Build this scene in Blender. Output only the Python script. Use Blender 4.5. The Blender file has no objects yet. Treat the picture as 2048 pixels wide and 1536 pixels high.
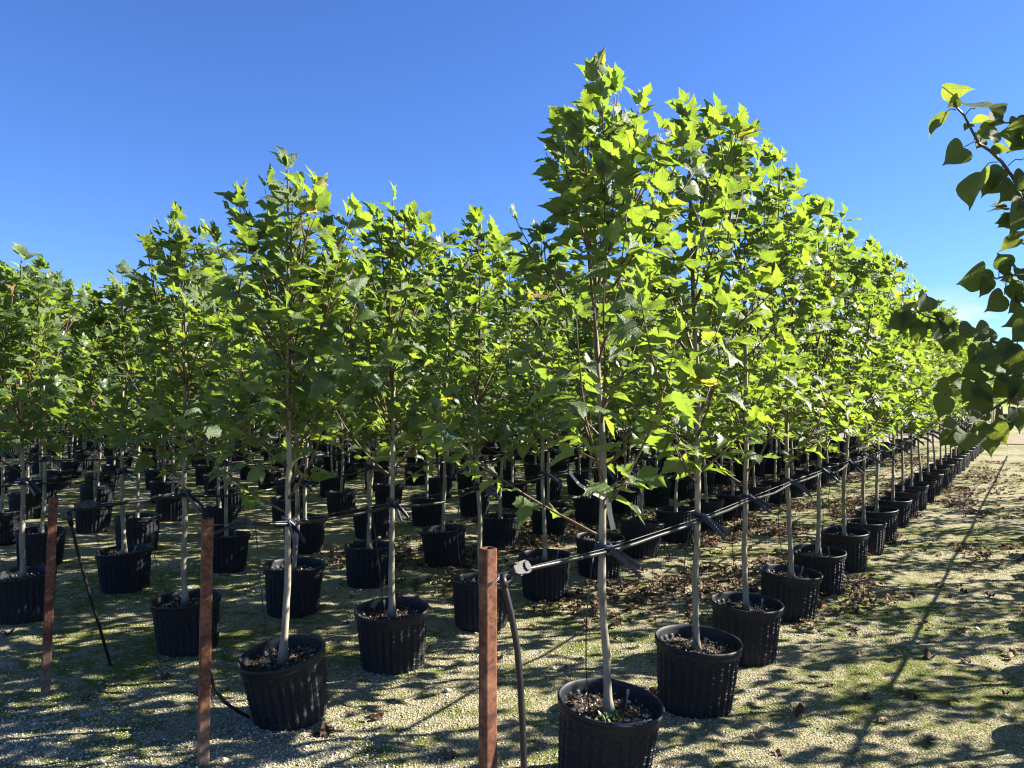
import bpy, math, random
import numpy as np
from mathutils import Vector, Matrix, Quaternion

R = math.radians
random.seed(11)
SC = bpy.context.scene
COL = SC.collection

# ------------------------------------------------------------------ camera
CAM_H = 1.58
cam_d = bpy.data.cameras.new("camera")
cam = bpy.data.objects.new("camera", cam_d)
COL.objects.link(cam)
cam_d.sensor_width = 36.0
cam_d.lens = 27.07
cam_d.clip_end = 2000
cam.location = (0, 0, CAM_H)
cam.rotation_euler = (R(90.82), 0, 0)
SC.camera = cam

# ------------------------------------------------------------------ sky, sun, exposure
SUN_EL, SUN_AZ = 31.0, 77.0          # azimuth measured from +Y towards +X
w = bpy.data.worlds.new("World")
SC.world = w
w.use_nodes = True
nt = w.node_tree
nt.nodes.clear()
wo = nt.nodes.new("ShaderNodeOutputWorld")
bg = nt.nodes.new("ShaderNodeBackground")
sky = nt.nodes.new("ShaderNodeTexSky")
sky.sky_type = 'NISHITA'
sky.sun_disc = False
sky.sun_elevation = R(SUN_EL)
sky.sun_rotation = R(SUN_AZ)
sky.altitude = 0
sky.air_density = 1.0
sky.dust_density = 0.05
sky.ozone_density = 3.0
tint = nt.nodes.new("ShaderNodeMix"); tint.data_type = 'RGBA'; tint.blend_type = 'MULTIPLY'
tint.inputs[0].default_value = 1.0
tint.inputs[7].default_value = (0.37, 0.535, 0.89, 1)
bg.inputs[1].default_value = 0.0545
nt.links.new(sky.outputs[0], tint.inputs[6])
# low fair-weather cloud along the horizon, all round
tc = nt.nodes.new("ShaderNodeTexCoord")
sep = nt.nodes.new("ShaderNodeSeparateXYZ")
nt.links.new(tc.outputs['Generated'], sep.inputs[0])
mp = nt.nodes.new("ShaderNodeMapping"); mp.inputs['Scale'].default_value = (5, 5, 16)
nt.links.new(tc.outputs['Generated'], mp.inputs[0])
cn = nt.nodes.new("ShaderNodeTexNoise"); cn.inputs['Scale'].default_value = 1.6; cn.inputs['Detail'].default_value = 6
nt.links.new(mp.outputs[0], cn.inputs['Vector'])
cr = nt.nodes.new("ShaderNodeMapRange"); cr.inputs[1].default_value = 0.36; cr.inputs[2].default_value = 0.54
nt.links.new(cn.outputs[0], cr.inputs[0])
er = nt.nodes.new("ShaderNodeMapRange"); er.inputs[1].default_value = 0.125; er.inputs[2].default_value = 0.07
nt.links.new(sep.outputs[2], er.inputs[0])
mul = nt.nodes.new("ShaderNodeMath"); mul.operation = 'MULTIPLY'
nt.links.new(cr.outputs[0], mul.inputs[0]); nt.links.new(er.outputs[0], mul.inputs[1])
mul2 = nt.nodes.new("ShaderNodeMath"); mul2.operation = 'MULTIPLY'; mul2.inputs[1].default_value = 0.8
nt.links.new(mul.outputs[0], mul2.inputs[0])
cm = nt.nodes.new("ShaderNodeMix"); cm.data_type = 'RGBA'
nt.links.new(mul2.outputs[0], cm.inputs[0])
nt.links.new(tint.outputs[2], cm.inputs[6])
cm.inputs[7].default_value = (4.6, 4.8, 5.0, 1)
nt.links.new(cm.outputs[2], bg.inputs[0])
nt.links.new(bg.outputs[0], wo.inputs[0])

sd = bpy.data.lights.new("sun", 'SUN')
sun = bpy.data.objects.new("sun", sd)
COL.objects.link(sun)
sd.energy = 5.0
sd.angle = R(0.5)
sd.color = (1.0, 0.93, 0.80)
sdir = Vector((math.sin(R(SUN_AZ)) * math.cos(R(SUN_EL)), math.cos(R(SUN_AZ)) * math.cos(R(SUN_EL)), math.sin(R(SUN_EL))))
sun.rotation_euler = sdir.to_track_quat('Z', 'Y').to_euler()
sun.location = (10, 0, 20)

SC.view_settings.view_transform = 'Standard'
SC.view_settings.look = 'None'
SC.view_settings.exposure = 2.15
SC.view_settings.gamma = 1
SC.view_settings.use_curve_mapping = False
SC.cycles.max_bounces = 6
SC.cycles.diffuse_bounces = 3
SC.cycles.transmission_bounces = 5
SC.cycles.use_denoising = True
SC.cycles.filter_width = 1.2

# ------------------------------------------------------------------ geometry of the nursery
U = np.array([0.565, 0.825])          # along the rows
V = np.array([-0.825, 0.565])         # across the rows, to the left
F = 1540.0                            # focal length in photo pixels


def at(px, py, d):
    """photo pixel + distance along the view axis -> a point of the scene"""
    return np.array([(px - 1024) / F * d, d, CAM_H - (py - 790) / F * d])


# ------------------------------------------------------------------ noise and ground height
def _hash(ix, iy, s):
    h = (ix * 374761393 + iy * 668265263 + s * 1442695041) & 0xFFFFFFFF
    h = ((h ^ (h >> 13)) * 1274126177) & 0xFFFFFFFF
    return ((h ^ (h >> 16)) & 0xFFFF) / 65535.0


def vnoise(x, y, s=0):
    x = np.asarray(x, float); y = np.asarray(y, float)
    ix = np.floor(x).astype(np.int64); iy = np.floor(y).astype(np.int64)
    fx = x - ix; fy = y - iy
    fx = fx * fx * (3 - 2 * fx); fy = fy * fy * (3 - 2 * fy)
    a = _hash(ix, iy, s); b = _hash(ix + 1, iy, s); c = _hash(ix, iy + 1, s); d = _hash(ix + 1, iy + 1, s)
    return (a * (1 - fx) + b * fx) * (1 - fy) + (c * (1 - fx) + d * fx) * fy


def height(x, y):
    x = np.asarray(x, float); y = np.asarray(y, float)
    return (0.030 * (vnoise(x * .9, y * .9, 1) - .5) + 0.016 * (vnoise(x * 4, y * 4, 2) - .5)
            + 0.010 * (vnoise(x * 13, y * 13, 3) - .5) + 0.007 * (vnoise(x * 31, y * 31, 4) - .5))


def mossy(x, y):
    return vnoise(np.asarray(x) * .8 + 7, np.asarray(y) * .8, 8) * .6 + vnoise(np.asarray(x) * 2.6, np.asarray(y) * 2.6, 9) * .4


# ------------------------------------------------------------------ node helpers
def new_mat(name):
    m = bpy.data.materials.new(name)
    m.use_nodes = True
    m.node_tree.nodes.clear()
    o = m.node_tree.nodes.new("ShaderNodeOutputMaterial")
    return m, m.node_tree, o


class N:
    def __init__(s, t): s.t = t
    def __call__(s, typ, **kw):
        n = s.t.nodes.new("ShaderNode" + typ)
        for k, v in kw.items(): setattr(n, k, v)
        return n
    def L(s, a, b): s.t.links.new(a, b)
    def math(s, op, a, b=None, c=None, clamp=False):
        n = s("Math", operation=op, use_clamp=clamp)
        for i, v in enumerate((a, b, c)):
            if v is None: continue
            if isinstance(v, (int, float)): n.inputs[i].default_value = v
            else: s.L(v, n.inputs[i])
        return n.outputs[0]
    def noise(s, scale, detail=4, vec=None, rough=.55):
        n = s("TexNoise"); n.inputs['Scale'].default_value = scale; n.inputs['Detail'].default_value = detail
        n.inputs['Roughness'].default_value = rough
        if vec is not None: s.L(vec, n.inputs['Vector'])
        return n.outputs['Fac']
    def ramp(s, fac, stops):
        n = s("ValToRGB")
        e = n.color_ramp.elements
        while len(e) < len(stops): e.new(.5)
        for i, (p, c) in enumerate(stops):
            e[i].position = p; e[i].color = (*c, 1) if len(c) == 3 else c
        s.L(fac, n.inputs[0]); return n.outputs[0]
    def mix(s, fac, a, b, blend='MIX'):
        n = s("Mix", data_type='RGBA', blend_type=blend)
        for i, v in ((0, fac), (6, a), (7, b)):
            if isinstance(v, (int, float)): n.inputs[i].default_value = v
            elif isinstance(v, tuple): n.inputs[i].default_value = (*v, 1)
            else: s.L(v, n.inputs[i])
        return n.outputs[2]
    def step(s, v, a, b):
        n = s("MapRange"); n.inputs[1].default_value = a; n.inputs[2].default_value = b
        s.L(v, n.inputs[0]); return n.outputs[0]
    def bump(s, h, strength, dist):
        n = s("Bump"); n.inputs['Strength'].default_value = strength; n.inputs['Distance'].default_value = dist
        s.L(h, n.inputs['Height']); return n.outputs[0]
    def bsdf(s, col=None, rough=.5, spec=.5, metal=0, normal=None):
        n = s("BsdfPrincipled")
        if isinstance(col, tuple): n.inputs['Base Color'].default_value = (*col, 1)
        elif col is not None: s.L(col, n.inputs['Base Color'])
        if isinstance(rough, (int, float)): n.inputs['Roughness'].default_value = rough
        else: s.L(rough, n.inputs['Roughness'])
        n.inputs['Specular IOR Level'].default_value = spec
        n.inputs['Metallic'].default_value = metal
        if normal is not None: s.L(normal, n.inputs['Normal'])
        return n


def rnd_value(n):
    """one random number per leaf, whether the leaf is an object or an island of a mesh"""
    oi = n("ObjectInfo"); ge = n("NewGeometry")
    return n.math('FRACT', n.math('ADD', oi.outputs['Random'], ge.outputs['Random Per Island'])), ge


def leaf_material(name, top, back, trans, tfac, veins='plane', rough=.42, yellow=True):
    m, t, o = new_mat(name); n = N(t)
    rv, ge = rnd_value(n)
    rv2 = n.math('FRACT', n.math('MULTIPLY', rv, 17.31))
    rv3 = n.math('FRACT', n.math('MULTIPLY', rv, 53.7))
    col = n.ramp(rv, top)
    uv = n("UVMap"); sp = n("SeparateXYZ"); n.L(uv.outputs[0], sp.inputs[0])
    ax = n.math('ABSOLUTE', n.math('SUBTRACT', sp.outputs[0], .5))
    y = sp.outputs[1]
    mid = n.math('LESS_THAN', ax, .008)
    if veins == 'plane':
        d1 = n.math('LESS_THAN', n.math('ABSOLUTE', n.math('SUBTRACT', n.math('SUBTRACT', y, .30), n.math('MULTIPLY', ax, .78))), .008)
        d2 = n.math('LESS_THAN', n.math('ABSOLUTE', n.math('SUBTRACT', n.math('SUBTRACT', y, .27), n.math('MULTIPLY', ax, .05))), .006)
        vein = n.math('MAXIMUM', mid, n.math('MAXIMUM', d1, n.math('MULTIPLY', d2, .6)))
    else:
        vein = mid
    wv = n.math('SINE', n.math('MULTIPLY', n.math('SUBTRACT', y, n.math('MULTIPLY', ax, .8)), 75.0))
    fine = n.math('GREATER_THAN', wv, .9)
    vein = n.math('MAXIMUM', vein, n.math('MULTIPLY', fine, .35))
    blotch = n.noise(9, 3, n("TexCoord").outputs['Object'])
    col = n.mix(n.math('MULTIPLY', n.step(blotch, .45, .75), .35), col, (.10, .13, .03))
    if yellow:
        isy = n.math('GREATER_THAN', rv2, .991)
        col = n.mix(isy, col, (.28, .27, .03))
        isb = n.math('GREATER_THAN', rv3, .994)
        col = n.mix(isb, col, (.20, .10, .04))
    colv = n.mix(n.math('MULTIPLY', vein, .45), col, (.22, .27, .10))
    bk = n.mix(n.math('MULTIPLY', vein, .5), n.mix(.35, back, col), (.30, .33, .18))
    base = n.mix(ge.outputs['Backfacing'], colv, bk)
    hgt = n.math('SUBTRACT', n.noise(26, 2, n("TexCoord").outputs['Object']), n.math('MULTIPLY', vein, .8))
    nb = n.bump(hgt, .7, .006)
    rg = n.math('ADD', n.math('MULTIPLY', ge.outputs['Backfacing'], .25), rough)
    p = n.bsdf(base, rg, .9 if veins == 'plane' else .35, 0, nb)
    tr = n("BsdfTranslucent")
    tcol = n.mix(n.math('MULTIPLY', rv3, .7), trans, (trans[0] * .45, trans[1] * .58, trans[2]))
    if yellow: tcol = n.mix(isy, tcol, (.85, .70, .05))
    tcol = n.mix(n.math('MULTIPLY', vein, .75), tcol, (trans[0] * .45, trans[1] * .45, trans[2] * 1.2))
    tcol = n.mix(n.math('MULTIPLY', n.step(blotch, .35, .7), .45), tcol, (trans[0] * .6, trans[1] * .66, trans[2]))
    n.L(tcol, tr.inputs[0]); n.L(nb, tr.inputs[1])
    ms = n("MixShader"); ms.inputs[0].default_value = tfac
    n.L(p.outputs[0], ms.inputs[1]); n.L(tr.outputs[0], ms.inputs[2]); n.L(ms.outputs[0], o.inputs[0])
    return m


M = {}
M['leaf'] = leaf_material('plane_leaf', [(0, (.024, .062, .019)), (.35, (.042, .090, .025)), (.7, (.066, .120, .032)), (1, (.105, .158, .046))],
                          (.19, .23, .13), (.345, .470, .030), .48)
M['heart'] = leaf_material('heart_leaf', [(0, (.030, .060, .016)), (.6, (.045, .080, .020)), (1, (.075, .10, .025))],
                           (.10, .14, .06), (.34, .40, .04), .50, veins='heart', rough=.58, yellow=False)


def dead_material():
    m, t, o = new_mat('dead_leaf'); n = N(t)
    rv, ge = rnd_value(n)
    c = n.ramp(rv, [(0, (.060, .038, .028)), (.4, (.125, .078, .052)), (.75, (.21, .142, .10)), (1, (.36, .27, .19))])
    bl = n.noise(14, 3, n("TexCoord").outputs['Object'])
    c = n.mix(n.math('MULTIPLY', bl, .6), c, (.05, .028, .018))
    p = n.bsdf(c, .75, .2)
    tr = n("BsdfTranslucent"); tr.inputs[0].default_value = (.20, .11, .05, 1)
    ms = n("MixShader"); ms.inputs[0].default_value = .10
    n.L(p.outputs[0], ms.inputs[1]); n.L(tr.outputs[0], ms.inputs[2]); n.L(ms.outputs[0], o.inputs[0])
    return m


M['dead'] = dead_material()


def simple(name, col, rough=.5, spec=.5, metal=0, noise=None, col2=None, bump=None):
    m, t, o = new_mat(name); n = N(t)
    co = n("TexCoord").outputs['Object']
    c = col; nb = None
    if noise:
        f = n.noise(noise, 5, co)
        c = n.mix(n.step(f, .38, .65), col, col2)
        if bump: nb = n.bump(f, bump[0], bump[1])
    p = n.bsdf(c, rough, spec, metal, nb)
    n.L(p.outputs[0], o.inputs[0]); return m


def bark_material():
    m, t, o = new_mat('young_plane_bark'); n = N(t)
    co = n("TexCoord").outputs['Object']
    mpn = n("Mapping"); mpn.inputs['Scale'].default_value = (1, 1, .28); n.L(co, mpn.inputs[0])
    f = n.noise(28, 6, mpn.outputs[0]); g = n.noise(7, 3, co); k = n.noise(90, 3, mpn.outputs[0])
    c = n.mix(n.step(f, .35, .7), (.30, .275, .215), (.11, .096, .068))
    c = n.mix(n.math('MULTIPLY', n.step(g, .5, .75), .55), c, (.22, .23, .15))
    c = n.mix(n.math('MULTIPLY', n.step(k, .6, .75), .6), c, (.13, .10, .07))
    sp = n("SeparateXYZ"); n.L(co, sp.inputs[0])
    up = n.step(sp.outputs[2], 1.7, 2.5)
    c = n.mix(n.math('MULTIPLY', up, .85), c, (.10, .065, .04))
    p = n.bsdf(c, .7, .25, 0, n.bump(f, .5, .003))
    n.L(p.outputs[0], o.inputs[0]); return m


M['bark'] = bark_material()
M['twig'] = simple('twig_bark', (.135, .085, .05), .6, .3, 0, 30, (.075, .05, .033))
M['twig_dark'] = simple('dark_twig_bark', (.055, .035, .03), .5, .4, 0, 30, (.09, .06, .045))


def pot_material():
    m, t, o = new_mat('black_plastic'); n = N(t)
    co = n("TexCoord").outputs['Object']
    sp = n("SeparateXYZ"); n.L(co, sp.inputs[0])
    f = n.noise(9, 5, co); g = n.noise(60, 3, co)
    splash = n.math('MULTIPLY', n.step(sp.outputs[2], .16, .0), n.step(f, .35, .7))
    c = n.mix(n.math('MULTIPLY', n.step(f, .45, .8), .5), (.0050, .0070, .0125), (.011, .015, .023))
    c = n.mix(n.math('MULTIPLY', splash, .32), c, (.06, .06, .055))
    c = n.mix(n.math('MULTIPLY', n.step(g, .66, .72), .5), c, (.10, .095, .085))
    rg = n.step(f, .1, 1.4)
    uv = n("UVMap"); br = n("TexBrick"); n.L(uv.outputs[0], br.inputs[0])
    br.inputs['Scale'].default_value = 1; br.inputs['Mortar Size'].default_value = .10
    br.inputs['Brick Width'].default_value = 1.0; br.inputs['Row Height'].default_value = .5; br.offset = .5
    p = n.bsdf(c, n.math('ADD', n.math('MULTIPLY', rg, .3), .48), .38, 0, n.bump(br.outputs['Fac'], .55, .004))
    n.L(p.outputs[0], o.inputs[0]); return m


M['pot'] = pot_material()
M['tie'] = simple('navy_rubber', (.008, .013, .032), .42, .5, 0, 40, (.016, .024, .05))
M['hose'] = simple('black_poly_hose', (.008, .008, .010), .38, .4, 0, 20, (.016, .016, .017))
M['wire'] = simple('galvanised_wire', (.11, .11, .105), .6, .4, .3)
M['zinc'] = simple('zinc_casting', (.075, .075, .08), .7, .25, 0, 80, (.045, .045, .045), (.3, .001))
M['label'] = simple('weathered_label', (.24, .24, .23), .7, .3, 0, 60, (.15, .145, .13))
M['white'] = simple('white_plastic', (.5, .5, .48), .6, .3, 0, 30, (.40, .39, .36))
M['weed'] = simple('weed_leaf', (.07, .14, .03), .5, .4, 0, 60, (.12, .2, .05))


def rust_material():
    m, t, o = new_mat('rusty_steel'); n = N(t)
    co = n("TexCoord").outputs['Object']
    f = n.noise(24, 8, co, .72); g = n.noise(6, 4, co); h = n.noise(220, 3, co)
    c = n.ramp(f, [(.30, (.024, .011, .009)), (.44, (.070, .026, .016)), (.54, (.145, .055, .027)), (.68, (.23, .115, .062))])
    c = n.mix(n.math('MULTIPLY', n.step(g, .5, .8), .5), c, (.24, .12, .08))
    c = n.mix(n.math('MULTIPLY', n.step(h, .58, .7), .5), c, (.05, .022, .016))
    sp = n("SeparateXYZ"); n.L(co, sp.inputs[0])
    low = n.math('MULTIPLY', n.step(sp.outputs[2], .30, .05), n.step(f, .2, .6))
    c = n.mix(n.math('MULTIPLY', low, .6), c, (.24, .21, .17))
    p = n.bsdf(c, .72, .3, .0, n.bump(n.math('ADD', f, n.math('MULTIPLY', h, .6)), .6, .002))
    n.L(p.outputs[0], o.inputs[0]); return m


M['rust'] = rust_material()


def soil_material():
    m, t, o = new_mat('potting_soil'); n = N(t)
    co = n("TexCoord").outputs['Object']
    f = n.noise(60, 5, co); v = n("TexVoronoi"); v.inputs['Scale'].default_value = 75; n.L(co, v.inputs['Vector'])
    sepc = n("SeparateColor"); n.L(v.outputs['Color'], sepc.inputs[0])
    c = n.ramp(sepc.outputs[0], [(0, (.03, .019, .013)), (.6, (.06, .04, .028)), (.85, (.14, .10, .075)), (1, (.30, .25, .20))])
    c = n.mix(n.step(f, .4, .7), c, (.035, .023, .016))
    p = n.bsdf(c, .9, .15, 0, n.bump(n.math('ADD', f, n.math('MULTIPLY', v.outputs['Distance'], -1)), 1, .01))
    n.L(p.outputs[0], o.inputs[0]); return m


M['soil'] = soil_material()


def ground_material(name='mossy_gravel', sandy=False):
    m, t, o = new_mat(name); n = N(t)
    co = n("TexCoord").outputs['Object']
    big = n.noise(.55, 4, co); mid = n.noise(2.4, 5, co, .6); sm = n.noise(11, 5, co, .6); fine = n.noise(70, 4, co, .7); grit = n.noise(120, 4, co, .75)
    v = n("TexVoronoi"); v.inputs['Scale'].default_value = 95; n.L(co, v.inputs['Vector'])
    sc = n("SeparateColor"); n.L(v.outputs['Color'], sc.inputs[0])
    gravel = n.ramp(sc.outputs[0], [(0, (.16, .14, .08)), (.5, (.33, .295, .185)), (.85, (.50, .455, .32)), (1, (.66, .63, .52))])
    gravel = n.mix(n.step(fine, .35, .7), gravel, (.52, .455, .29))
    if sandy:
        c = n.mix(n.step(mid, .3, .7), (.42, .36, .25), (.34, .29, .20))
    else:
        ms = n.math('ADD', n.math('ADD', n.math('MULTIPLY', big, .5), n.math('MULTIPLY', mid, .5)), n.math('MULTIPLY', n.math('SUBTRACT', sm, .5), .55))
        moss = n.mix(n.step(fine, .35, .65), (.085, .120, .020), (.27, .295, .070))
        c = n.mix(n.step(ms, .47, .58), gravel, moss)
        dk = n.math('MULTIPLY', n.step(n.math('ADD', n.math('MULTIPLY', mid, .6), n.math('MULTIPLY', sm, .4)), .55, .72), .6)
        c = n.mix(dk, c, (.11, .09, .055))
    c = n.mix(n.math('MULTIPLY', n.step(grit, .47, .62), .75), c, (.05, .043, .022))
    h = n.math('ADD', n.math('ADD', n.math('MULTIPLY', fine, .8), n.math('MULTIPLY', grit, .55)), n.math('ADD', n.math('MULTIPLY', v.outputs['Distance'], -.7), n.math('MULTIPLY', sm, 1.2)))
    p = n.bsdf(c, .92, .15, 0, n.bump(h, 1.0, .026))
    n.L(p.outputs[0], o.inputs[0]); return m


M['ground'] = ground_material()
M['sand'] = ground_material('pale_sand', True)


def stone_material():
    m, t, o = new_mat('pale_stone'); n = N(t)
    rv, ge = rnd_value(n)
    c = n.ramp(rv, [(0, (.22, .20, .13)), (.4, (.40, .37, .26)), (.8, (.56, .53, .43)), (1, (.74, .73, .68))])
    p = n.bsdf(c, .85, .2); n.L(p.outputs[0], o.inputs[0]); return m


M['stone'] = stone_material()


def moss_material():
    m, t, o = new_mat('moss'); n = N(t)
    rv, ge = rnd_value(n)
    c = n.ramp(rv, [(0, (.07, .11, .02)), (.5, (.17, .21, .045)), (1, (.34, .34, .11))])
    p = n.bsdf(c, .8, .2)
    tr = n("BsdfTranslucent"); tr.inputs[0].default_value = (.25, .30, .05, 1)
    mx = n("MixShader"); mx.inputs[0].default_value = .25
    n.L(p.outputs[0], mx.inputs[1]); n.L(tr.outputs[0], mx.inputs[2]); n.L(mx.outputs[0], o.inputs[0]); return m


M['moss'] = moss_material()


# ------------------------------------------------------------------ mesh helpers
def mesh(name, verts, faces, mats, uvs=None, smooth=True, mat_idx=None):
    me = bpy.data.meshes.new(name)
    me.from_pydata([tuple(v) for v in verts] if not isinstance(verts, np.ndarray) else verts.tolist(), [], faces if isinstance(faces, list) else faces.tolist())
    for x in (mats if isinstance(mats, (list, tuple)) else [mats]): me.materials.append(x)
    if uvs is not None:
        ul = me.uv_layers.new(name="UVMap")
        li = np.zeros(len(me.loops), dtype=np.int32)
        me.loops.foreach_get("vertex_index", li)
        ul.data.foreach_set("uv", np.asarray(uvs, dtype=np.float32)[li].ravel())
    if smooth: me.polygons.foreach_set("use_smooth", np.ones(len(me.polygons), dtype=bool))
    if mat_idx is not None: me.polygons.foreach_set("material_index", np.asarray(mat_idx, dtype=np.int32))
    me.update()
    return me


def link(name, data, parent=None, **props):
    o = bpy.data.objects.new(name, data)
    COL.objects.link(o)
    if parent is not None: o.parent = parent
    for k, v in props.items(): o[k] = v
    return o


def thing(name, label, cat, loc=(0, 0, 0), data=None, group=None):
    o = bpy.data.objects.new(name, data)
    COL.objects.link(o)
    o.location = loc
    if data is None: o.empty_display_size = .1
    o['label'] = label; o['category'] = cat
    if group: o['group'] = group
    return o


class MB:
    """collects shapes into one mesh"""
    def __init__(s): s.v, s.f, s.m = [], [], []
    def add(s, v, f, mi=0):
        k = len(s.v); s.v += [tuple(map(float, x)) for x in v]; s.f += [[i + k for i in q] for q in f]; s.m += [mi] * len(f)
    def tube(s, pts, rad, n=6, mi=0, caps=True):
        pts = [np.asarray(p, float) for p in pts]
        if isinstance(rad, (int, float)): rad = [rad] * len(pts)
        v, f = [], []
        t0 = pts[1] - pts[0]; t0 = t0 / (np.linalg.norm(t0) + 1e-9)
        a = np.cross(t0, [0, 0, 1.0]) if abs(t0[2]) < .9 else np.cross(t0, [1.0, 0, 0])
        a /= np.linalg.norm(a)
        for i, p in enumerate(pts):
            t = pts[min(i + 1, len(pts) - 1)] - pts[max(i - 1, 0)]
            t = t / (np.linalg.norm(t) + 1e-9)
            a = a - t * np.dot(a, t); a /= (np.linalg.norm(a) + 1e-9)
            b = np.cross(t, a)
            for k in range(n):
                an = 2 * math.pi * k / n
                v.append(p + rad[i] * (math.cos(an) * a + math.sin(an) * b))
        for i in range(len(pts) - 1):
            for k in range(n):
                f.append([i * n + k, i * n + (k + 1) % n, (i + 1) * n + (k + 1) % n, (i + 1) * n + k])
        if caps:
            f.append(list(range(n))[::-1]); f.append([(len(pts) - 1) * n + k for k in range(n)])
        s.add(v, f, mi)
    def box(s, c, sz, rot=None, mi=0):
        v = [Vector((x * sz[0] / 2, y * sz[1] / 2, z * sz[2] / 2)) for x in (-1, 1) for y in (-1, 1) for z in (-1, 1)]
        if rot is not None: v = [rot @ x for x in v]
        v = [x + Vector(c) for x in v]
        s.add(v, [[0, 1, 3, 2], [4, 6, 7, 5], [0, 4, 5, 1], [2, 3, 7, 6], [0, 2, 6, 4], [1, 5, 7, 3]], mi)
    def lathe(s, prof, n=32, mi=0, rfun=None):
        v, f = [], []
        for j, (r, z) in enumerate(prof):
            for k in range(n):
                a = 2 * math.pi * k / n
                rr = r if rfun is None else r + rfun(k, j)
                v.append((rr * math.cos(a), rr * math.sin(a), z))
        for j in range(len(prof) - 1):
            for k in range(n):
                f.append([j * n + k, j * n + (k + 1) % n, (j + 1) * n + (k + 1) % n, (j + 1) * n + k])
        s.add(v, f, mi)
    def mesh(s, name, mats, smooth=True, uvs=None):
        return mesh(name, s.v, s.f, mats, uvs, smooth, s.m)


# ------------------------------------------------------------------ leaf meshes
PLANE_HALF = [(0, 0), (.10, -.05), (.22, -.06), (.30, .0), (.42, -.02), (.40, .10), (.53, .13), (.50, .21), (.60, .27), (.60, .36), (.70, .50), (.54, .47), (.45, .49),
              (.30, .45), (.33, .56), (.28, .60), (.32, .72), (.22, .76), (.20, .86), (.11, .93), (0, 1.14)]
PET = .34


def plane_leaf(rng, dead=False, lobe=1.0):
    """a toothed five-lobed blade folded along its midrib, with a petiole; about 40 triangles"""
    half = [((x * (lobe if .25 < y < .6 else 1)), y) for x, y in PLANE_HALF]
    mids = [(0, .22), (0, .48), (0, .80)]
    C = (.20, .30); D = (.13, .62)
    verts, faces, uvs = [], [], []
    def side(sg):
        idx = {}
        def vid(p):
            key = (round(p[0] * sg, 4), round(p[1], 4))
            for q, i in cache.items():
                if q == key: return i
            cache[key] = len(verts); verts.append([p[0] * sg, p[1], 0.]); uvs.append((.5 + p[0] * sg / 1.6, (p[1] + PET) / 1.6 + .1)); return cache[key]
        poly = half
        ring = [vid(p) for p in poly]
        c = vid(C); d = vid(D); m0, m1, m2 = [vid(p) for p in mids]
        tr = []
        cut = 13                        # the sinus between side and centre lobe
        for i in range(0, cut): tr.append((c, ring[i], ring[i + 1]))
        tr += [(c, ring[cut], d), (c, d, m1), (c, m1, m0), (c, m0, ring[0])]
        for i in range(cut, len(ring) - 1): tr.append((d, ring[i], ring[i + 1]))
        tr += [(d, ring[-1], m2), (d, m2, m1)]
        for a in tr: faces.append(list(a) if sg > 0 else [a[0], a[2], a[1]])
    cache = {}
    side(1); side(-1)
    fold = rng.uniform(.02, .50) if not dead else rng.uniform(-.1, .4)
    droop = rng.uniform(-.12, .55) if not dead else rng.uniform(-.22, .30)
    curl = rng.uniform(-.5, .35) if not dead else rng.uniform(-.3, .4)
    twist = rng.uniform(-.55, .55) if not dead else rng.uniform(-.4, .4)
    ph = rng.uniform(0, 6.28)
    amp = .062 if not dead else .13
    for v in verts:
        x, y = v[0], v[1]
        z = fold * abs(x) - droop * y * y + curl * x * x + twist * x * y + amp * math.sin(7 * x + ph + 5 * y) + amp * .6 * math.cos(9 * y - 4 * x + ph)
        v[2] = z
        if dead: v[0] = x * (1 - .45 * min(1, fold * .6))
        v[1] = y + PET
    k = len(verts)
    b0 = rng.uniform(.02, .10)
    for t in (0, .5, 1):
        for sx in (-1, 1):
            verts.append([sx * .012, t * PET, -b0 * math.sin(math.pi * t) + (verts[0][2]) * t]); uvs.append((.5, .02))
    faces.append([k, k + 1, k + 3, k + 2]); faces.append([k + 2, k + 3, k + 5, k + 4])
    return np.array(verts), faces, uvs


HEART_HALF = [(0, .01), (.13, -.035), (.29, -.01), (.42, .09), (.485, .24), (.475, .41), (.40, .57), (.29, .70), (.16, .82), (.06, .93), (0, 1.10)]


def heart_leaf(rng):
    verts, faces, uvs = [], [], []
    cache = {}
    mids = [(0, .3), (0, .6), (0, .85)]
    def vid(p, sg):
        key = (round(p[0] * sg, 4), round(p[1], 4))
        if key not in cache:
            cache[key] = len(verts); verts.append([p[0] * sg, p[1], 0.]); uvs.append((.5 + p[0] * sg / 1.6, (p[1] + .45) / 1.6 + .05))
        return cache[key]
    for sg in (1, -1):
        ring = [vid(p, sg) for p in HEART_HALF]
        c = vid((.19, .24), sg); d = vid((.13, .58), sg); m0, m1, m2 = [vid(p, sg) for p in mids]
        tr = [(c, ring[i], ring[i + 1]) for i in range(0, 6)] + [(c, ring[6], d), (c, d, m1), (c, m1, m0), (c, m0, ring[0])]
        tr += [(d, ring[i], ring[i + 1]) for i in range(6, len(ring) - 1)] + [(d, ring[-1], m2), (d, m2, m1)]
        for a in tr: faces.append(list(a) if sg > 0 else [a[0], a[2], a[1]])
    fold = rng.uniform(.02, .32); droop = rng.uniform(.0, .3); ph = rng.uniform(0, 6.28); curl = rng.uniform(-.3, .3)
    for v in verts:
        x, y = v[0], v[1]
        v[2] = fold * abs(x) - droop * y * y + curl * x * x + .025 * math.sin(9 * y + ph + 4 * x)
        v[1] = y + .45
    k = len(verts); b0 = rng.uniform(.03, .12)
    for t in (0, .5, 1):
        for sx in (-1, 1):
            verts.append([sx * .012, t * .47, -b0 * math.sin(math.pi * t)]); uvs.append((.5, .02))
    faces.append([k, k + 1, k + 3, k + 2]); faces.append([k + 2, k + 3, k + 5, k + 4])
    return np.array(verts), faces, uvs


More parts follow.
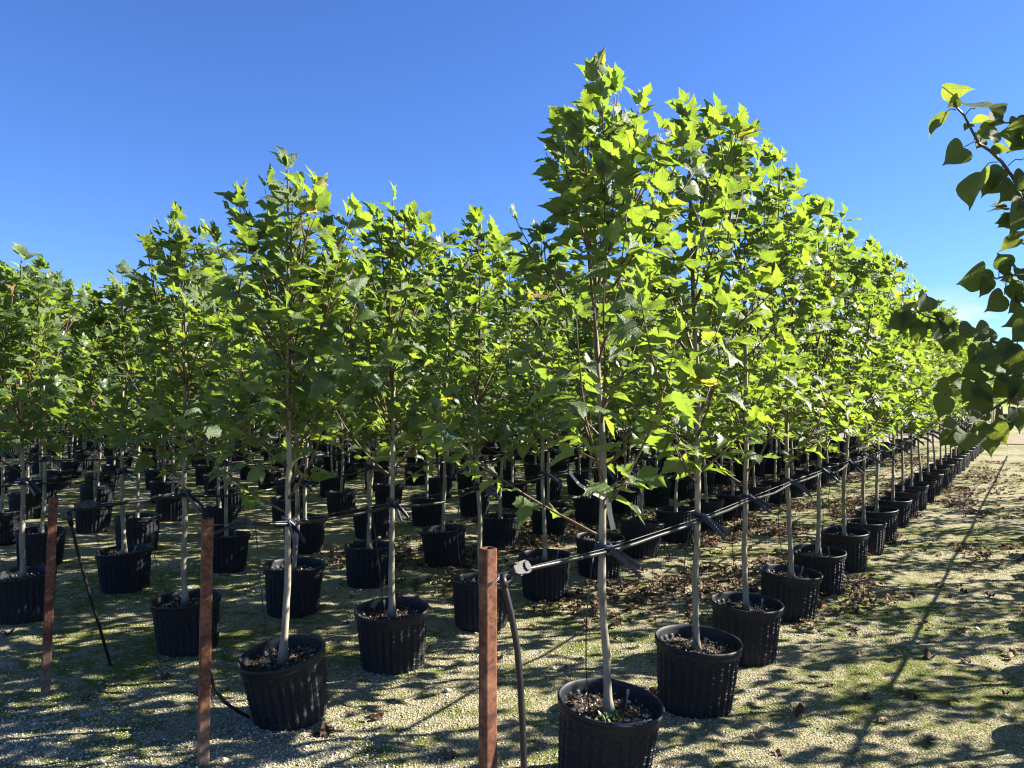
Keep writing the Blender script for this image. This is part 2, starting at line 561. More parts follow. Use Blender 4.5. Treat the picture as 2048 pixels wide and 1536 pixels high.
_r = random.Random(5)
LEAF_GEO = [plane_leaf(_r, lobe=_r.uniform(.72, 1.12)) for _ in range(16)]
LEAF_ME = [mesh('plane_leaf', g[0], g[1], M['leaf'], g[2]) for g in LEAF_GEO]
HEART_GEO = [heart_leaf(_r) for _ in range(7)]
HEART_ME = [mesh('heart_leaf', g[0], g[1], M['heart'], g[2]) for g in HEART_GEO]
DEAD_GEO = [plane_leaf(_r, dead=True) for _ in range(8)]
DEAD_ME = [mesh('dead_leaf', g[0], g[1], M['dead'], g[2]) for g in DEAD_GEO]


def unit(v):
    v = np.asarray(v, float); return v / (np.linalg.norm(v) + 1e-9)


def frame(d, nrm):
    d = unit(d); nrm = np.asarray(nrm, float); nrm = nrm - d * np.dot(d, nrm)
    if np.linalg.norm(nrm) < 1e-4: nrm = np.cross(d, [1, 0, .3])
    nrm = unit(nrm); x = np.cross(d, nrm)
    return np.stack([x, d, nrm], axis=1)


SUNV = np.array(sdir)


# ------------------------------------------------------------------ tree generator
def gen_tree(rng, H=3.0, base=(0, 0), lean=(0, 0), kind='plane', n_br=19, zlow=1.00, reach=1.0, cap=292):
    """trunk polyline, branch polylines and leaf frames of one young tree, in the tree's own space (z = 0 at the ground)"""
    nz = int((H - .27) / .075) + 1
    zs = np.linspace(.27, H, nz)
    wx = wy = 0.0; pts = []; vx = vy = 0.0
    for i, z in enumerate(zs):
        vx += rng.gauss(0, .009); vy += rng.gauss(0, .009); vx *= .62; vy *= .62
        wx += vx; wy += vy
        k = (z - .27) / (H - .27)
        pts.append(np.array([base[0] + wx * .42 + lean[0] * k, base[1] + wy * .42 + lean[1] * k, z]))
    a0_ = pts[0].copy(); dx_, dy_ = pts[-1][0] - base[0] - lean[0], pts[-1][1] - base[1] - lean[1]
    for i, q in enumerate(pts):
        k = i / (nz - 1); q[0] -= dx_ * k; q[1] -= dy_ * k
    def rad(z):
        k = (z - .27) / (H - .27)
        return .0148 * (1 - k) ** .72 + .0028 + .013 * math.exp(-(z - .27) / .03) + (rng.uniform(.001, .0035) if rng.random() < .22 else 0)
    rads = [rad(z) for z in zs]
    def tr(z):
        j = min(max((z - .27) / (H - .27) * (nz - 1), 0), nz - 1.001); i = int(j); f = j - i
        return pts[i] * (1 - f) + pts[i + 1] * f
    brs, leaves = [], []
    az = rng.uniform(0, 6.28)
    up = np.array([0, 0, 1.0])
    def leaf(bi, p, bd, side, zrel, size, term=False):
        rad_out = np.array([p[0] - base[0], p[1] - base[1], 0]); rad_out = unit(rad_out) if np.linalg.norm(rad_out) > .02 else unit([rng.gauss(0, 1), rng.gauss(0, 1), 0])
        rv = np.array([rng.gauss(0, 1), rng.gauss(0, 1), rng.gauss(0, 1)])
        if term: d = bd * .8 + up * .45 + rv * .38
        else: d = bd * .35 + side * .95 + up * (-.22 + .62 * zrel) + rad_out * .25 + rv * .28
        n = (up * 1.05 + rad_out * .25 + SUNV * .35 + rv * .32) if kind == 'plane' else (up * .85 + rad_out * .35 + SUNV * .30 + rv * .40)
        leaves.append((bi, p, frame(d, n), size, rng.randrange(len(LEAF_GEO) if kind == 'plane' else len(HEART_GEO))))
    def grow(p0, azi, el0, L, zrel, sub=True):
        n = max(4, int(L / .07)); bp = [p0]; el = el0; a = azi; p = p0
        for i in range(n):
            el = min(el + rng.uniform(.0, .09), R(86)); a += rng.gauss(0, .10)
            p = p + L / n * np.array([math.cos(el) * math.cos(a), math.cos(el) * math.sin(a), math.sin(el)])
            rr_ = math.hypot(p[0] - base[0], p[1] - base[1])
            if len(bp) > 2 and p[2] > H - .05 - .60 * max(0, rr_ - .10) and kind == 'plane': break
            bp.append(p)
        L = L * (len(bp) - 1) / n; n = len(bp) - 1
        bi = len(brs); r0 = .0022 + .0048 * L
        brs.append((bp, [r0 * (1 - .8 * i / n) + .0008 for i in range(n + 1)]))
        s = .16 * L + rng.uniform(0, .05); sg = 1 if rng.random() < .5 else -1
        while s < L * .97:
            j = s / L * n; i = min(int(j), n - 1); f = j - i
            q = bp[i] * (1 - f) + bp[i + 1] * f; bd = unit(bp[i + 1] - bp[i])
            sd_ = unit(np.cross(bd, up)) * sg
            if kind == 'plane': leaf(bi, q, bd, sd_, zrel, rng.uniform(.060, .126) * (1 - .08 * zrel))
            else: leaf(bi, q, bd, sd_, zrel * .3, rng.uniform(.052, .085))
            sg = -sg; s += rng.uniform(.034, .060)
        for _ in range(3): leaf(bi, bp[-1], unit(bp[-1] - bp[-2]), None, zrel, rng.uniform(.05, .095) if kind == 'plane' else rng.uniform(.045, .07), True)
        if sub:
            for _ in range(rng.choice((1, 1, 2))):
                i = rng.randrange(1, max(2, n - 1))
                grow(bp[i], a + rng.choice((-1, 1)) * rng.uniform(.6, 1.1), el0 + .05, L * rng.uniform(.35, .55), zrel, False)
    if kind == 'plane':
        for _ in range(6):
            az += 1.1 + rng.gauss(0, .3)
            grow(tr(rng.uniform(1.14, 1.62)), az, R(rng.uniform(8, 28)), rng.uniform(.28, .44), .15, False)
        for _ in range(5):
            z = rng.uniform(1.5, 2.25) * H / 3; az += 1.5 + rng.gauss(0, .4)
            grow(tr(z), az, R(rng.uniform(50, 62)), (H - z) * rng.uniform(.74, .98), .8)
    for k in range(n_br):
        f = (k + rng.uniform(0, .8)) / n_br
        z = zlow + f * (H - .28 - zlow)
        az += 2.4 + rng.gauss(0, .3)
        L = (min(.80 - .24 * f, (H + .06 - z) * 1.10) if kind == 'plane' else (.62 - .36 * f)) * rng.uniform(.75, 1.15) * reach
        grow(tr(z), az, R((34 if kind != 'plane' else 26 + 14 * min(1, f * 4)) + 16 * f + rng.uniform(-8, 8)), L, f)
    z = H - .75; sg = 1
    while z < H - .03:
        a = rng.uniform(0, 6.28)
        leaf(-1, tr(z), up, np.array([math.cos(a), math.sin(a), 0]), 1.0, rng.uniform(.08, .125) if kind == 'plane' else .06); z += .055
    for _ in range(6): leaf(-1, pts[-1], up, None, 1.0, rng.uniform(.06, .10) if kind == 'plane' else .055, True)
    if len(leaves) > cap:
        rng.shuffle(leaves); leaves = leaves[:cap]
    return dict(trunk=(pts, rads), branches=brs, leaves=leaves, at=tr)


def trunk_mesh(T, n=8):
    b = MB(); b.tube(T['trunk'][0], T['trunk'][1], n)
    return b.mesh('trunk', M['bark'])


def crown_mesh(T, geos, lm, tm, name='crown'):
    """twigs and leaves of one crown as one mesh"""
    b = MB()
    for bp, br in T['branches']: b.tube(bp[::2] + ([bp[-1]] if (len(bp) - 1) % 2 else []), br[::2] + ([br[-1]] if (len(br) - 1) % 2 else []), 4, 1, False)
    V_, F_, UV_, MI = [np.array(b.v).reshape(-1, 3)], list(b.f), [np.zeros((len(b.v), 2))], [1] * len(b.f)
    k = len(b.v)
    for (_, p, fr, s, gi) in T['leaves']:
        g = geos[gi]
        V_.append(g[0] @ (fr.T * s) + p); UV_.append(np.array(g[2]))
        F_ += [[i + k for i in q] for q in g[1]]; MI += [0] * len(g[1]); k += len(g[0])
    return mesh(name, np.concatenate(V_), F_, [lm, tm], np.concatenate(UV_), True, MI)


# ------------------------------------------------------------------ pots
POT_R, POT_H = .208, .335
def build_pot():
    b = MB(); NS = 28; n = NS * 6
    pat = [0, .0005, 0, -.0105, -.0115, -.0105]
    prof = [(.172, .0), (.178, .012), (.184, .06), (.189, .12), (.194, .18), (.197, .24), (.199, .285), (.199, .297)]
    b.lathe(prof, n, 0, lambda k, j: pat[k % 6] if 0 < j < 7 else 0)
    nv = len(b.v)
    uvs = []
    for i in range(nv):
        k = i % n; uvs.append((k / 6.0 * 2, b.v[i][2] / .032))
    for c_ in range(NS):                       # short moulded bars across every second rib
        a0 = 2 * math.pi * (c_ * 6 + .1) / n; a1 = 2 * math.pi * (c_ * 6 + 1.9) / n
        for q_ in range(9):
            z_ = .035 + .028 * q_ + (.014 if c_ % 2 else 0)
            if z_ > .28: continue
            rz_ = float(np.interp(z_, [.012, .06, .12, .18, .24, .285], [.178, .184, .189, .194, .197, .199]))
            k0 = len(b.v); vv = []
            for rr_, dz in ((rz_ - .001, -.0035), (rz_ + .0035, -.0022), (rz_ + .0035, .0022), (rz_ - .001, .0035)):
                for aa in (a0, (a0 + a1) / 2, a1): vv.append((rr_ * math.cos(aa), rr_ * math.sin(aa), z_ + dz))
            b.add(vv, [[i * 3 + j_, i * 3 + j_ + 1, i * 3 + j_ + 4, i * 3 + j_ + 3] for i in range(3) for j_ in range(2)])
            uvs += [(0, 0)] * 12
    # floor of the pot
    nv = len(b.v); b.v.append((0, 0, .004)); uvs.append((0, 0))
    b.f += [[nv, (k + 1) % n, k] for k in range(n)]; b.m += [0] * n
    return b.mesh('pot', M['pot'], True, uvs)


def build_rim():
    b = MB()
    prof = [(.199, .292), (.211, .294), (.2115, .300), (.2115, .318), (.2155, .322), (.2165, .330), (.2145, .3365), (.209, .3375), (.2035, .333), (.201, .318), (.198, .285), (.193, .262)]
    b.lathe(prof, 56)
    return b.mesh('rim', M['pot'], True, [(0, 0)] * len(b.v))


def build_soil(seed):
    rng = random.Random(seed); v, f = [(0, 0, .288)], []
    nr, na = 9, 40
    for j in range(1, nr + 1):
        r = .197 * j / nr
        for k in range(na):
            a = 2 * math.pi * k / na
            v.append((r * math.cos(a), r * math.sin(a), .283 + rng.uniform(-.006, .006) - .006 * (j / nr)))
    for k in range(na): f.append([0, 1 + k, 1 + (k + 1) % na])
    for j in range(nr - 1):
        for k in range(na): f.append([1 + j * na + k, 1 + (j + 1) * na + k, 1 + (j + 1) * na + (k + 1) % na, 1 + j * na + (k + 1) % na])
    k = len(v); uv = None
    mi = [0] * len(f)
    for _ in range(170):      # wood chips and perlite lying on the soil
        r = .185 * math.sqrt(rng.random()); a = rng.uniform(0, 6.28); L = rng.uniform(.004, .012); W = rng.uniform(.002, .005); h = rng.uniform(.001, .005); t = rng.uniform(0, 3.14)
        c = np.array([r * math.cos(a), r * math.sin(a), .286]); ax = np.array([math.cos(t), math.sin(t), rng.uniform(-.4, .4)]); bx = np.array([-math.sin(t), math.cos(t), rng.uniform(-.3, .3)])
        q = len(v); v += [tuple(c - L * ax), tuple(c + W * bx), tuple(c + L * ax), tuple(c - W * bx), tuple(c + np.array([0, 0, h + .004]))]
        f += [[q, q + 1, q + 4], [q + 1, q + 2, q + 4], [q + 2, q + 3, q + 4], [q + 3, q, q + 4]]; mi += [1 if rng.random() < .3 else 0] * 4
    return mesh('soil', v, f, [M['soil'], M['stone']], None, False, mi)


POT_ME = build_pot(); RIM_ME = build_rim(); SOIL_ME = [build_soil(i) for i in range(3)]


def build_tie():
    """rubber strap looped round the stem and the wire, with two toothed tails"""
    b = MB(); z0 = 0
    for dz in (-.012, .010):
        pts = [(.030 * math.cos(a) + .004, .030 * math.sin(a), z0 + dz + .004 * math.sin(2 * a)) for a in np.linspace(0, 2 * math.pi, 13)]
        b.tube(pts, .010, 6, 0, False)
    for (dx, dy, L, dr, yo) in ((.9, -.45, .150, .42, -.03), (.99, -.15, .135, .22, -.025)):
        d = unit([dx, dy, -dr]); n = 12; sidev = unit(np.cross(d, [0, 0, 1])); upv = np.cross(sidev, d)
        pa = np.array([.025, yo, z0])
        v, f = [], []
        for i in range(n * 2 + 1):
            t = i / (n * 2); w_ = (.0165 if i % 2 else .0105) * (1 - .4 * t)
            c = pa + d * L * t + np.array([0, 0, -.03 * t * t])
            for (sx, su) in ((-1, -1), (1, -1), (1, 1), (-1, 1)):
                v.append(c + upv * w_ * su + sidev * .0028 * sx)
        m_ = n * 2 + 1
        for i in range(m_ - 1):
            for k in range(4): f.append([i * 4 + k, i * 4 + (k + 1) % 4, (i + 1) * 4 + (k + 1) % 4, (i + 1) * 4 + k])
        f.append([0, 3, 2, 1]); f.append([(m_ - 1) * 4 + k for k in range(4)])
        b.add(v, f)
    return b.mesh('tie_strap', M['tie'], False)


TIE_ME = build_tie()

# ------------------------------------------------------------------ ground
def spaced(lo, hi, step, far):
    mid = list(np.arange(lo, hi, step)); out = []; x = lo; s = step
    while x > -far: s *= 1.28; x -= s; out.append(x)
    out = out[::-1]; x = mid[-1]; s = step; up_ = []
    while x < far: s *= 1.28; x += s; up_.append(x)
    return np.array(out + mid + up_)


gx = spaced(-3.4, 5.2, .024, 500); gy = spaced(1.9, 7.2, .024, 500)
GX, GY = np.meshgrid(gx, gy)
GZ = height(GX, GY)
nx, ny = len(gx), len(gy)
gv = np.stack([GX.ravel(), GY.ravel(), GZ.ravel()], axis=1)
ii = np.arange(nx * ny).reshape(ny, nx)
gf = np.stack([ii[:-1, :-1].ravel(), ii[:-1, 1:].ravel(), ii[1:, 1:].ravel(), ii[1:, :-1].ravel()], axis=1)
gm = bpy.data.meshes.new('ground')
gm.vertices.add(len(gv)); gm.vertices.foreach_set('co', gv.astype(np.float32).ravel())
gm.loops.add(gf.size); gm.loops.foreach_set('vertex_index', gf.astype(np.int32).ravel())
gm.polygons.add(len(gf)); gm.polygons.foreach_set('loop_start', np.arange(0, gf.size, 4, dtype=np.int32)); gm.polygons.foreach_set('loop_total', np.full(len(gf), 4, dtype=np.int32))
gm.polygons.foreach_set('use_smooth', np.ones(len(gf), dtype=bool))
gm.materials.append(M['ground']); gm.update(calc_edges=True); gm.validate()
link('ground', gm, kind='structure', label='mossy pale gravel ground of the tree nursery')

B0 = np.array([-.076, 2.498])
def grid(t, v): return B0 + U * t + V * v


# a bare sandy track that crosses beyond the block
pv = []
for t in (27.3, 33.0):
    for v in (-60, 90): p = grid(t, v); pv.append((p[0], p[1], .022))
link('sandy_track', mesh('sandy_track', pv, [[0, 1, 3, 2]], M['sand']), kind='structure', label='bare pale sandy track crossing beyond the block of trees')

# ------------------------------------------------------------------ rows: where every tree stands
rows = {}
def line_pos(k, t): return grid(t, 1.5 * k)
jr = random.Random(3)
rows[0] = [np.array(p) for p in ((.402, 3.195), (.950, 3.96), (1.42, 4.683), (1.985, 5.507))]
for t in (4.473, 5.468, 6.426, 7.15, 8.25, 9.07, 9.91, 10.95, 11.95): rows[0].append(grid(t, 0))
t = 12.9
while t < 25.3: rows[0].append(grid(t + jr.uniform(-.08, .08), 0)); t += .93
def fill(k, first, n):
    out = [np.array(p) for p in first]
    while len(out) < n: out.append(out[-1] + U * .93 + np.array([jr.gauss(0, .02), jr.gauss(0, .02)]))
    return out
rows[1] = fill(1, [(-1.125, 3.80), (-.706, 4.55), (-.212, 5.35), (.261, 6.10)], 26)
rows[2] = fill(2, [(-2.044, 4.85), (-1.593, 5.65), (-1.19, 6.45)], 26)
rows[3] = fill(3, [(-3.45, 5.45), (-3.14, 6.25)], 26)
for k in range(4, 25):
    rows[k] = []
    off = jr.uniform(.3, .9)
    for j in range(27):
        rows[k].append(grid(off + .93 * j + jr.uniform(-.07, .07), 1.53 * k + jr.uniform(-.05, .05)))
TIE_Z = .97

ORD = ['first', 'second', 'third', 'fourth', 'fifth', 'sixth', 'seventh', 'eighth', 'ninth', 'tenth', 'eleventh', 'twelfth', 'thirteenth', 'fourteenth', 'fifteenth', 'sixteenth']
ROWNAME = {0: 'nearest rusty post', 1: 'middle rusty post', 2: 'leftmost rusty post'}
GROUP = 'young plane trees in black nursery pots'
FARLABEL = 'slim young plane tree in black pot, deep in the block among many alike'


def in_view(p, margin=.75):
    return p[1] > .5 and abs(p[0]) < p[1] * 1024 / F + margin


cand = []
for k, ps in rows.items():
    for j, p in enumerate(ps):
        if in_view(p): cand.append((p[1], k, j, p))
cand.sort(key=lambda c: c[0])
single, mass = cand[:300], cand[300:]
LEAFY = {(0, j) for j in range(7)} | {(1, j) for j in range(5)} | {(2, j) for j in range(4)} | {(3, j) for j in range(4)} | {(4, j) for j in range(6)}
leafy_d = 8.4

# shared crowns for the trees whose leaves cannot be picked apart
VAR = []
for i in range(9):
    rng = random.Random(100 + i)
    T = gen_tree(rng, H=2.95 + .12 * (i % 3), cap=500, n_br=22)
    VAR.append((trunk_mesh(T, 6), crown_mesh(T, LEAF_GEO, M['leaf'], M['twig']), T))
    VAR[-1][1].name = 'plane_crown'

label_me = None
def plant_label_mesh():
    b = MB(); b.box((0, 0, .045), (.007, .0015, .075)); b.box((0, -.001, .088), (.012, .002, .02)); return b.mesh('plant_label', M['label'], False)
label_me = plant_label_mesh()

H_SPEC = {(0, 0): 2.90, (0, 1): 3.10, (0, 2): 3.16, (0, 3): 3.06, (1, 0): 2.70, (1, 1): 2.74, (1, 2): 2.80, (1, 3): 2.80, (2, 0): 2.68, (2, 1): 2.62, (2, 2): 2.7, (3, 0): 2.54, (3, 1): 2.54}
LEAN = {(0, 0): (-.07, 0), (0, 1): (-.05, .02), (1, 0): (.012, 0), (1, 1): (.0, 0), (2, 0): (-.06, 0), (0, 2): (-.03, 0)}
TILT = {(0, 0): (.05, .10), (0, 1): (.04, .055), (1, 0): (.10, -.13), (1, 1): (.05, -.02), (0, 2): (.03, .04), (2, 0): (.03, -.05), (0, 3): (.02, .06)}
SEED = {}

tie_points = {k: {} for k in rows}
n_leaf = 0
n_seen = {}
for d, k, j, p in single:
    rng = random.Random(1000 + k * 101 + j)
    key = (k, j)
    spec = None
    if k in ROWNAME and j < (16 if k == 0 else 10):
        lab = f"young plane tree in black pot, {ORD[j]} tree behind the {ROWNAME[k]}"
        if key == (0, 0): lab = "young plane tree with a white tag on its trunk, first behind the nearest rusty post"
        if key == (1, 0): lab = "young plane tree in a tilted black pot, first behind the middle rusty post"
    elif k == 3 and j < 8:
        lab = f"young plane tree in black pot, {ORD[j]} from the left edge in the fourth row"
        if j == 0: lab = "young plane tree in a black pot cut by the left edge, behind the leftmost post"
    elif k == 0:
        lab = f"young plane tree, {ORD[len(rows[0]) - 1 - j]} from the far end of the row behind the nearest rusty post"
    elif k in (4, 5) and n_seen.get(k, 0) < 9:
        n_seen[k] = n_seen.get(k, 0) + 1
        lab = f"young plane tree in black pot, {ORD[n_seen[k] - 1]} in view along the {'fifth' if k == 4 else 'sixth'} row back"
    else:
        lab = FARLABEL
    gz = float(height(p[0], p[1]))
    tree = thing('plane_tree', lab, 'tree', (p[0], p[1], gz), None, GROUP)
    sc_p = rng.uniform(.95, 1.04)
    tilt = TILT.get(key, (rng.gauss(0, .035), rng.gauss(0, .04)))
    pot = link('pot', POT_ME, tree); pot.rotation_euler = (tilt[0], tilt[1], rng.uniform(0, 6.28)); pot.rotation_mode = 'XYZ'
    pot.rotation_euler = (Matrix.Rotation(tilt[0], 3, 'X') @ Matrix.Rotation(tilt[1], 3, 'Y') @ Matrix.Rotation(rng.uniform(0, 6.28), 3, 'Z')).to_euler()
    sink = .17 * (abs(tilt[0]) + abs(tilt[1])) * .3
    pot.location = (-tilt[1] * .29, tilt[0] * .29, -.004)
    pot.scale = (sc_p, sc_p, sc_p * rng.uniform(.97, 1.03))
    if d < 14: link('rim', RIM_ME, pot)
    else:
        link('rim', RIM_ME, pot)
    so = link('soil', SOIL_ME[rng.randrange(3)], pot)
    leafy = (key in LEAFY and d < leafy_d)
    if leafy:
        H = H_SPEC.get(key, (3.03 if k == 0 else 2.74) + rng.uniform(-.08, .08))
        T = gen_tree(rng, H, (0, 0), LEAN.get(key, (rng.gauss(0, .03), rng.gauss(0, .03))), n_br=22, cap=520)
        trunk = link('trunk', trunk_mesh(T, 10), tree)
        bo = []
        for bp, br in T['branches']:
            b = MB(); b.tube(bp, br, 5)
            bo.append(link('branch', b.mesh('branch', M['twig']), tree))
        ranked = sorted(T['leaves'], key=lambda l: l[1][1] - .9 * l[1][2] * .3 - l[3])   # the leaves nearest the viewer first
        T['leaves'] = ranked[288:]
        if T['leaves']:
            keep_b = T['branches']; T['branches'] = []
            link('crown', crown_mesh(T, LEAF_GEO, M['leaf'], M['twig']), tree, kind='stuff')
            T['branches'] = keep_b
        for (bi, q, fr, s, gi) in ranked[:288]:
            lo = bpy.data.objects.new('leaf', LEAF_ME[gi]); COL.objects.link(lo)
            lo.parent = trunk if bi < 0 else bo[bi]
            m4 = Matrix(((fr[0][0] * s, fr[0][1] * s, fr[0][2] * s, q[0]), (fr[1][0] * s, fr[1][1] * s, fr[1][2] * s, q[1]), (fr[2][0] * s, fr[2][1] * s, fr[2][2] * s, q[2]), (0, 0, 0, 1)))
            lo.matrix_basis = m4
            n_leaf += 1
        tp = T['at'](TIE_Z)
    else:
        tm, cmesh, T = VAR[rng.randrange(len(VAR))]
        rz = rng.uniform(0, 6.28)
        sz = (2.98 if k == 0 else 2.76) / 3.05 * rng.uniform(.95, 1.05)
        trunk = link('trunk', tm, tree); trunk.rotation_euler = (0, 0, rz); trunk.scale = (1, 1, sz)
        cr_ = link('crown', cmesh, tree, kind='stuff'); cr_.rotation_euler = (0, 0, rz); cr_.scale = (1, 1, sz)
        q = T['at'](TIE_Z / sz); tp = np.array([q[0] * math.cos(rz) - q[1] * math.sin(rz), q[0] * math.sin(rz) + q[1] * math.cos(rz), TIE_Z])
    tz = TIE_Z + rng.uniform(-.012, .012)
    ti = link('tie_strap', TIE_ME, tree); ti.location = (tp[0], tp[1], tz)
    ti.rotation_euler = (rng.gauss(0, .1), rng.gauss(.05, .12), rng.gauss(0, .3))
    tie_points[k][j] = np.array([p[0] + tp[0] + .026 * -V[0], p[1] + tp[1] - .026 * V[1], gz + tz])
    if d < 7.5 and rng.random() < .8 or key in ((0, 0), (1, 0), (0, 1), (1, 1)):
        pl = link('plant_label', label_me, pot); a = rng.uniform(2.4, 4.6)
        pl.location = (.09 * math.cos(a), .09 * math.sin(a), .275); pl.rotation_euler = (rng.gauss(0, .2), rng.gauss(0, .2), rng.uniform(-.6, .6) - pot.rotation_euler[2])
    if key == (0, 0):
        # weeds and a dry stick on the soil, and the tag on the trunk
        b = MB()
        for _ in range(46):
            a = rng.uniform(0, 6.28); r = rng.uniform(.0, .10); c = np.array([r * math.cos(a) - .01, r * math.sin(a) * .6 - .06, .285])
            az_ = rng.uniform(0, 6.28); el = rng.uniform(.3, 1.2); L = rng.uniform(.015, .035); w_ = rng.uniform(.004, .008)
            dv = np.array([math.cos(az_) * math.cos(el), math.sin(az_) * math.cos(el), math.sin(el)]); sv = unit(np.cross(dv, [0, 0, 1])) * w_
            b.add([c, c + dv * L * .6 + sv, c + dv * L, c + dv * L * .6 - sv], [[0, 1, 2, 3]])
        link('weed', b.mesh('weed', M['weed']), tree, label='small green weeds by the stem', kind='stuff')
        b = MB(); b.tube([(-.02, -.15, .300), (.06, -.165, .306), (.15, -.13, .312)], .0035, 6)
        b.tube([(-.05, -.12, .296), (.05, -.15, .304), (.13, -.15, .309)], .0025, 6)
        link('dry_stick', b.mesh('dry_stick', simple('dry_wood', (.36, .33, .28), .7, .2, 0, 40, (.22, .19, .15))), tree)
        b = MB()
        def strip(pts, wv, wd):
            v = []
            for q in pts: q = np.array(q); v += [q - np.array(wv) * wd, q + np.array(wv) * wd]
            b.add(v, [[2 * i, 2 * i + 1, 2 * i + 3, 2 * i + 2] for i in range(len(pts) - 1)])
        tq = T['at'](1.18)
        strip([(tq[0] - .15, tq[1] - .10, 1.285), (tq[0] - .11, tq[1] - .09, 1.235), (tq[0] - .05, tq[1] - .06, 1.195), (tq[0] - .002, tq[1] - .04, 1.170)], (.4, .3, .8), .0065)
        strip([(tq[0] + .0, tq[1] - .034, 1.225), (tq[0] + .012, tq[1] - .050, 1.17), (tq[0] + .020, tq[1] - .052, 1.105), (tq[0] + .034, tq[1] - .046, 1.045)], (1, -.1, .1), .010)
        strip([(tq[0] + math.cos(a) * .026, tq[1] + math.sin(a) * .026, 1.18 + .01 * math.sin(a)) for a in np.linspace(0, 6.28, 12)], (0, 0, 1), .005)
        link('tag', b.mesh('tag', M['white'], False), tree, label='white paper tag with a loose end')
print("leaf objects", n_leaf, "trees", len(single), "mass", len(mass))


# ------------------------------------------------------------------ the farthest trees and the block beyond the track: one mass
def low_tree(rng, H):
    V_, F_, MI = [], [], []
    b = MB(); b.tube([(0, 0, .25), (rng.gauss(0, .02), rng.gauss(0, .02), 1.2), (0, 0, H * .9)], [.02, .015, .005], 4, 1)
    prof = [(.17, 0), (.20, .30), (.215, .30), (.215, .335), (.19, .335), (0, .29)]
    b.lathe(prof, 12, 2)
    for _ in range(150):
        f = rng.random(); z = 1.15 + f * (H - 1.2); r = (.46 * (1 - f) ** .6 + .06) * math.sqrt(rng.random()); a = rng.uniform(0, 6.28)
        c = np.array([r * math.cos(a), r * math.sin(a), z]); s = rng.uniform(.10, .17)
        fr = frame([math.cos(a), math.sin(a), rng.uniform(-.4, .6)], [rng.gauss(0, .5), rng.gauss(0, .5), 1])
        q = np.array([(0, -.2, 0), (.55, .1, .12), (.3, .42, .06), (0, 1, -.12), (-.3, .42, .06), (-.55, .1, .12), (0, .35, 0)]) @ (fr.T * s) + c
        b.add(q, [[6, 0, 1], [6, 1, 2], [6, 2, 3], [6, 3, 4], [6, 4, 5], [6, 5, 0]], 0)
    return np.array(b.v), b.f, b.m


LOW = [low_tree(random.Random(300 + i), 2.9) for i in range(4)]


def mass_object(name, places, label, seed):
    rng = random.Random(seed); V_, F_, MI, k = [], [], [], 0
    for p in places:
        v, f, m_ = LOW[rng.randrange(4)]
        a = rng.uniform(0, 6.28); s = rng.uniform(.93, 1.07)
        rot = np.array([[math.cos(a), math.sin(a), 0], [-math.sin(a), math.cos(a), 0], [0, 0, s]])
        V_.append(v @ rot + np.array([p[0], p[1], 0])); F_ += [[i + k for i in q] for q in f]; MI += m_; k += len(v)
    me = mesh(name, np.concatenate(V_), F_, [M['leaf'], M['bark'], M['pot']], None, True, MI)
    return link(name, me, kind='stuff', label=label)


if mass: mass_object('distant_trees', [c[3] for c in mass], 'far mass of potted plane trees at the back of the block', 1)
bp_ = []
for k in range(-6, 22):
    for j in range(12):
        q = grid(34.2 + j * .95 + jr.uniform(-.1, .1), 1.53 * k + (0.1 if k >= 0 else -.45))
        if in_view(q, 1.0): bp_.append(q)
mass_object('trees_beyond_track', bp_, 'rows of potted trees standing beyond the sandy track', 2)

# ------------------------------------------------------------------ posts, wires, hoses, tensioners
POSTS = {0: ((-.078, 2.498), 1.085, (.000, .0)), 1: ((-1.315, 3.30), 1.052, (.012, .0)), 2: ((-2.488, 4.13), 1.028, (.028, .0))}
POST_LABEL = {0: 'tall rusty steel post nearest the camera, standing before the first pot', 1: 'rusty steel post left of the tilted pot, middle one of three',
              2: 'leaning rusty steel post at far left, farthest of the three'}
def post_mesh(h, lean):
    b = MB(); s, t = .0225, .004
    def ring(hw, z): return [(hw * math.cos(a) * 1.0 + lean[0] * z, hw * math.sin(a) + lean[1] * z, z) for a in []]
    def sq(hw, r, z):
        out = []
        for cx, cy, a0 in ((1, 1, 0), (-1, 1, 90), (-1, -1, 180), (1, -1, 270)):
            for a in (0, 45, 90):
                out.append((cx * (hw - r) + r * math.cos(R(a0 + a)) + lean[0] * z, cy * (hw - r) + r * math.sin(R(a0 + a)) + lean[1] * z, z))
        return out
    n = 12; loops = [sq(s, .005, -.25)] + [sq(s, .005, z) for z in np.linspace(0, h, 6)] + [sq(s - t, .003, h), sq(s - t, .003, h - .35)]
    v = [p for l in loops for p in l]
    f = []
    for j in range(len(loops) - 1):
        for k in range(n): f.append([j * n + k, j * n + (k + 1) % n, (j + 1) * n + (k + 1) % n, (j + 1) * n + k])
    f.append([(len(loops) - 1) * n + k for k in range(n)])
    b.add(v, f); return b.mesh('steel_post', M['rust'], False)
for k, ((x, y), h, lean) in POSTS.items():
    o = thing('steel_post', POST_LABEL[k], 'post', (x, y, 0), post_mesh(h, lean), 'rusty posts at the row ends')
    o.rotation_euler = (0, 0, R(38) if k == 0 else R(30))
# a post at the head of the block beyond the track
q = grid(34.0, -.12)
b = MB(); b.box((0, 0, .55), (.075, .075, 1.3))
far_post = thing('steel_post', 'small distant brown post beyond the sandy track', 'post', (q[0], q[1], 0), post_mesh(1.15, (0, 0)), 'rusty posts at the row ends')
far_post.scale = (1.5, 1.5, 1)


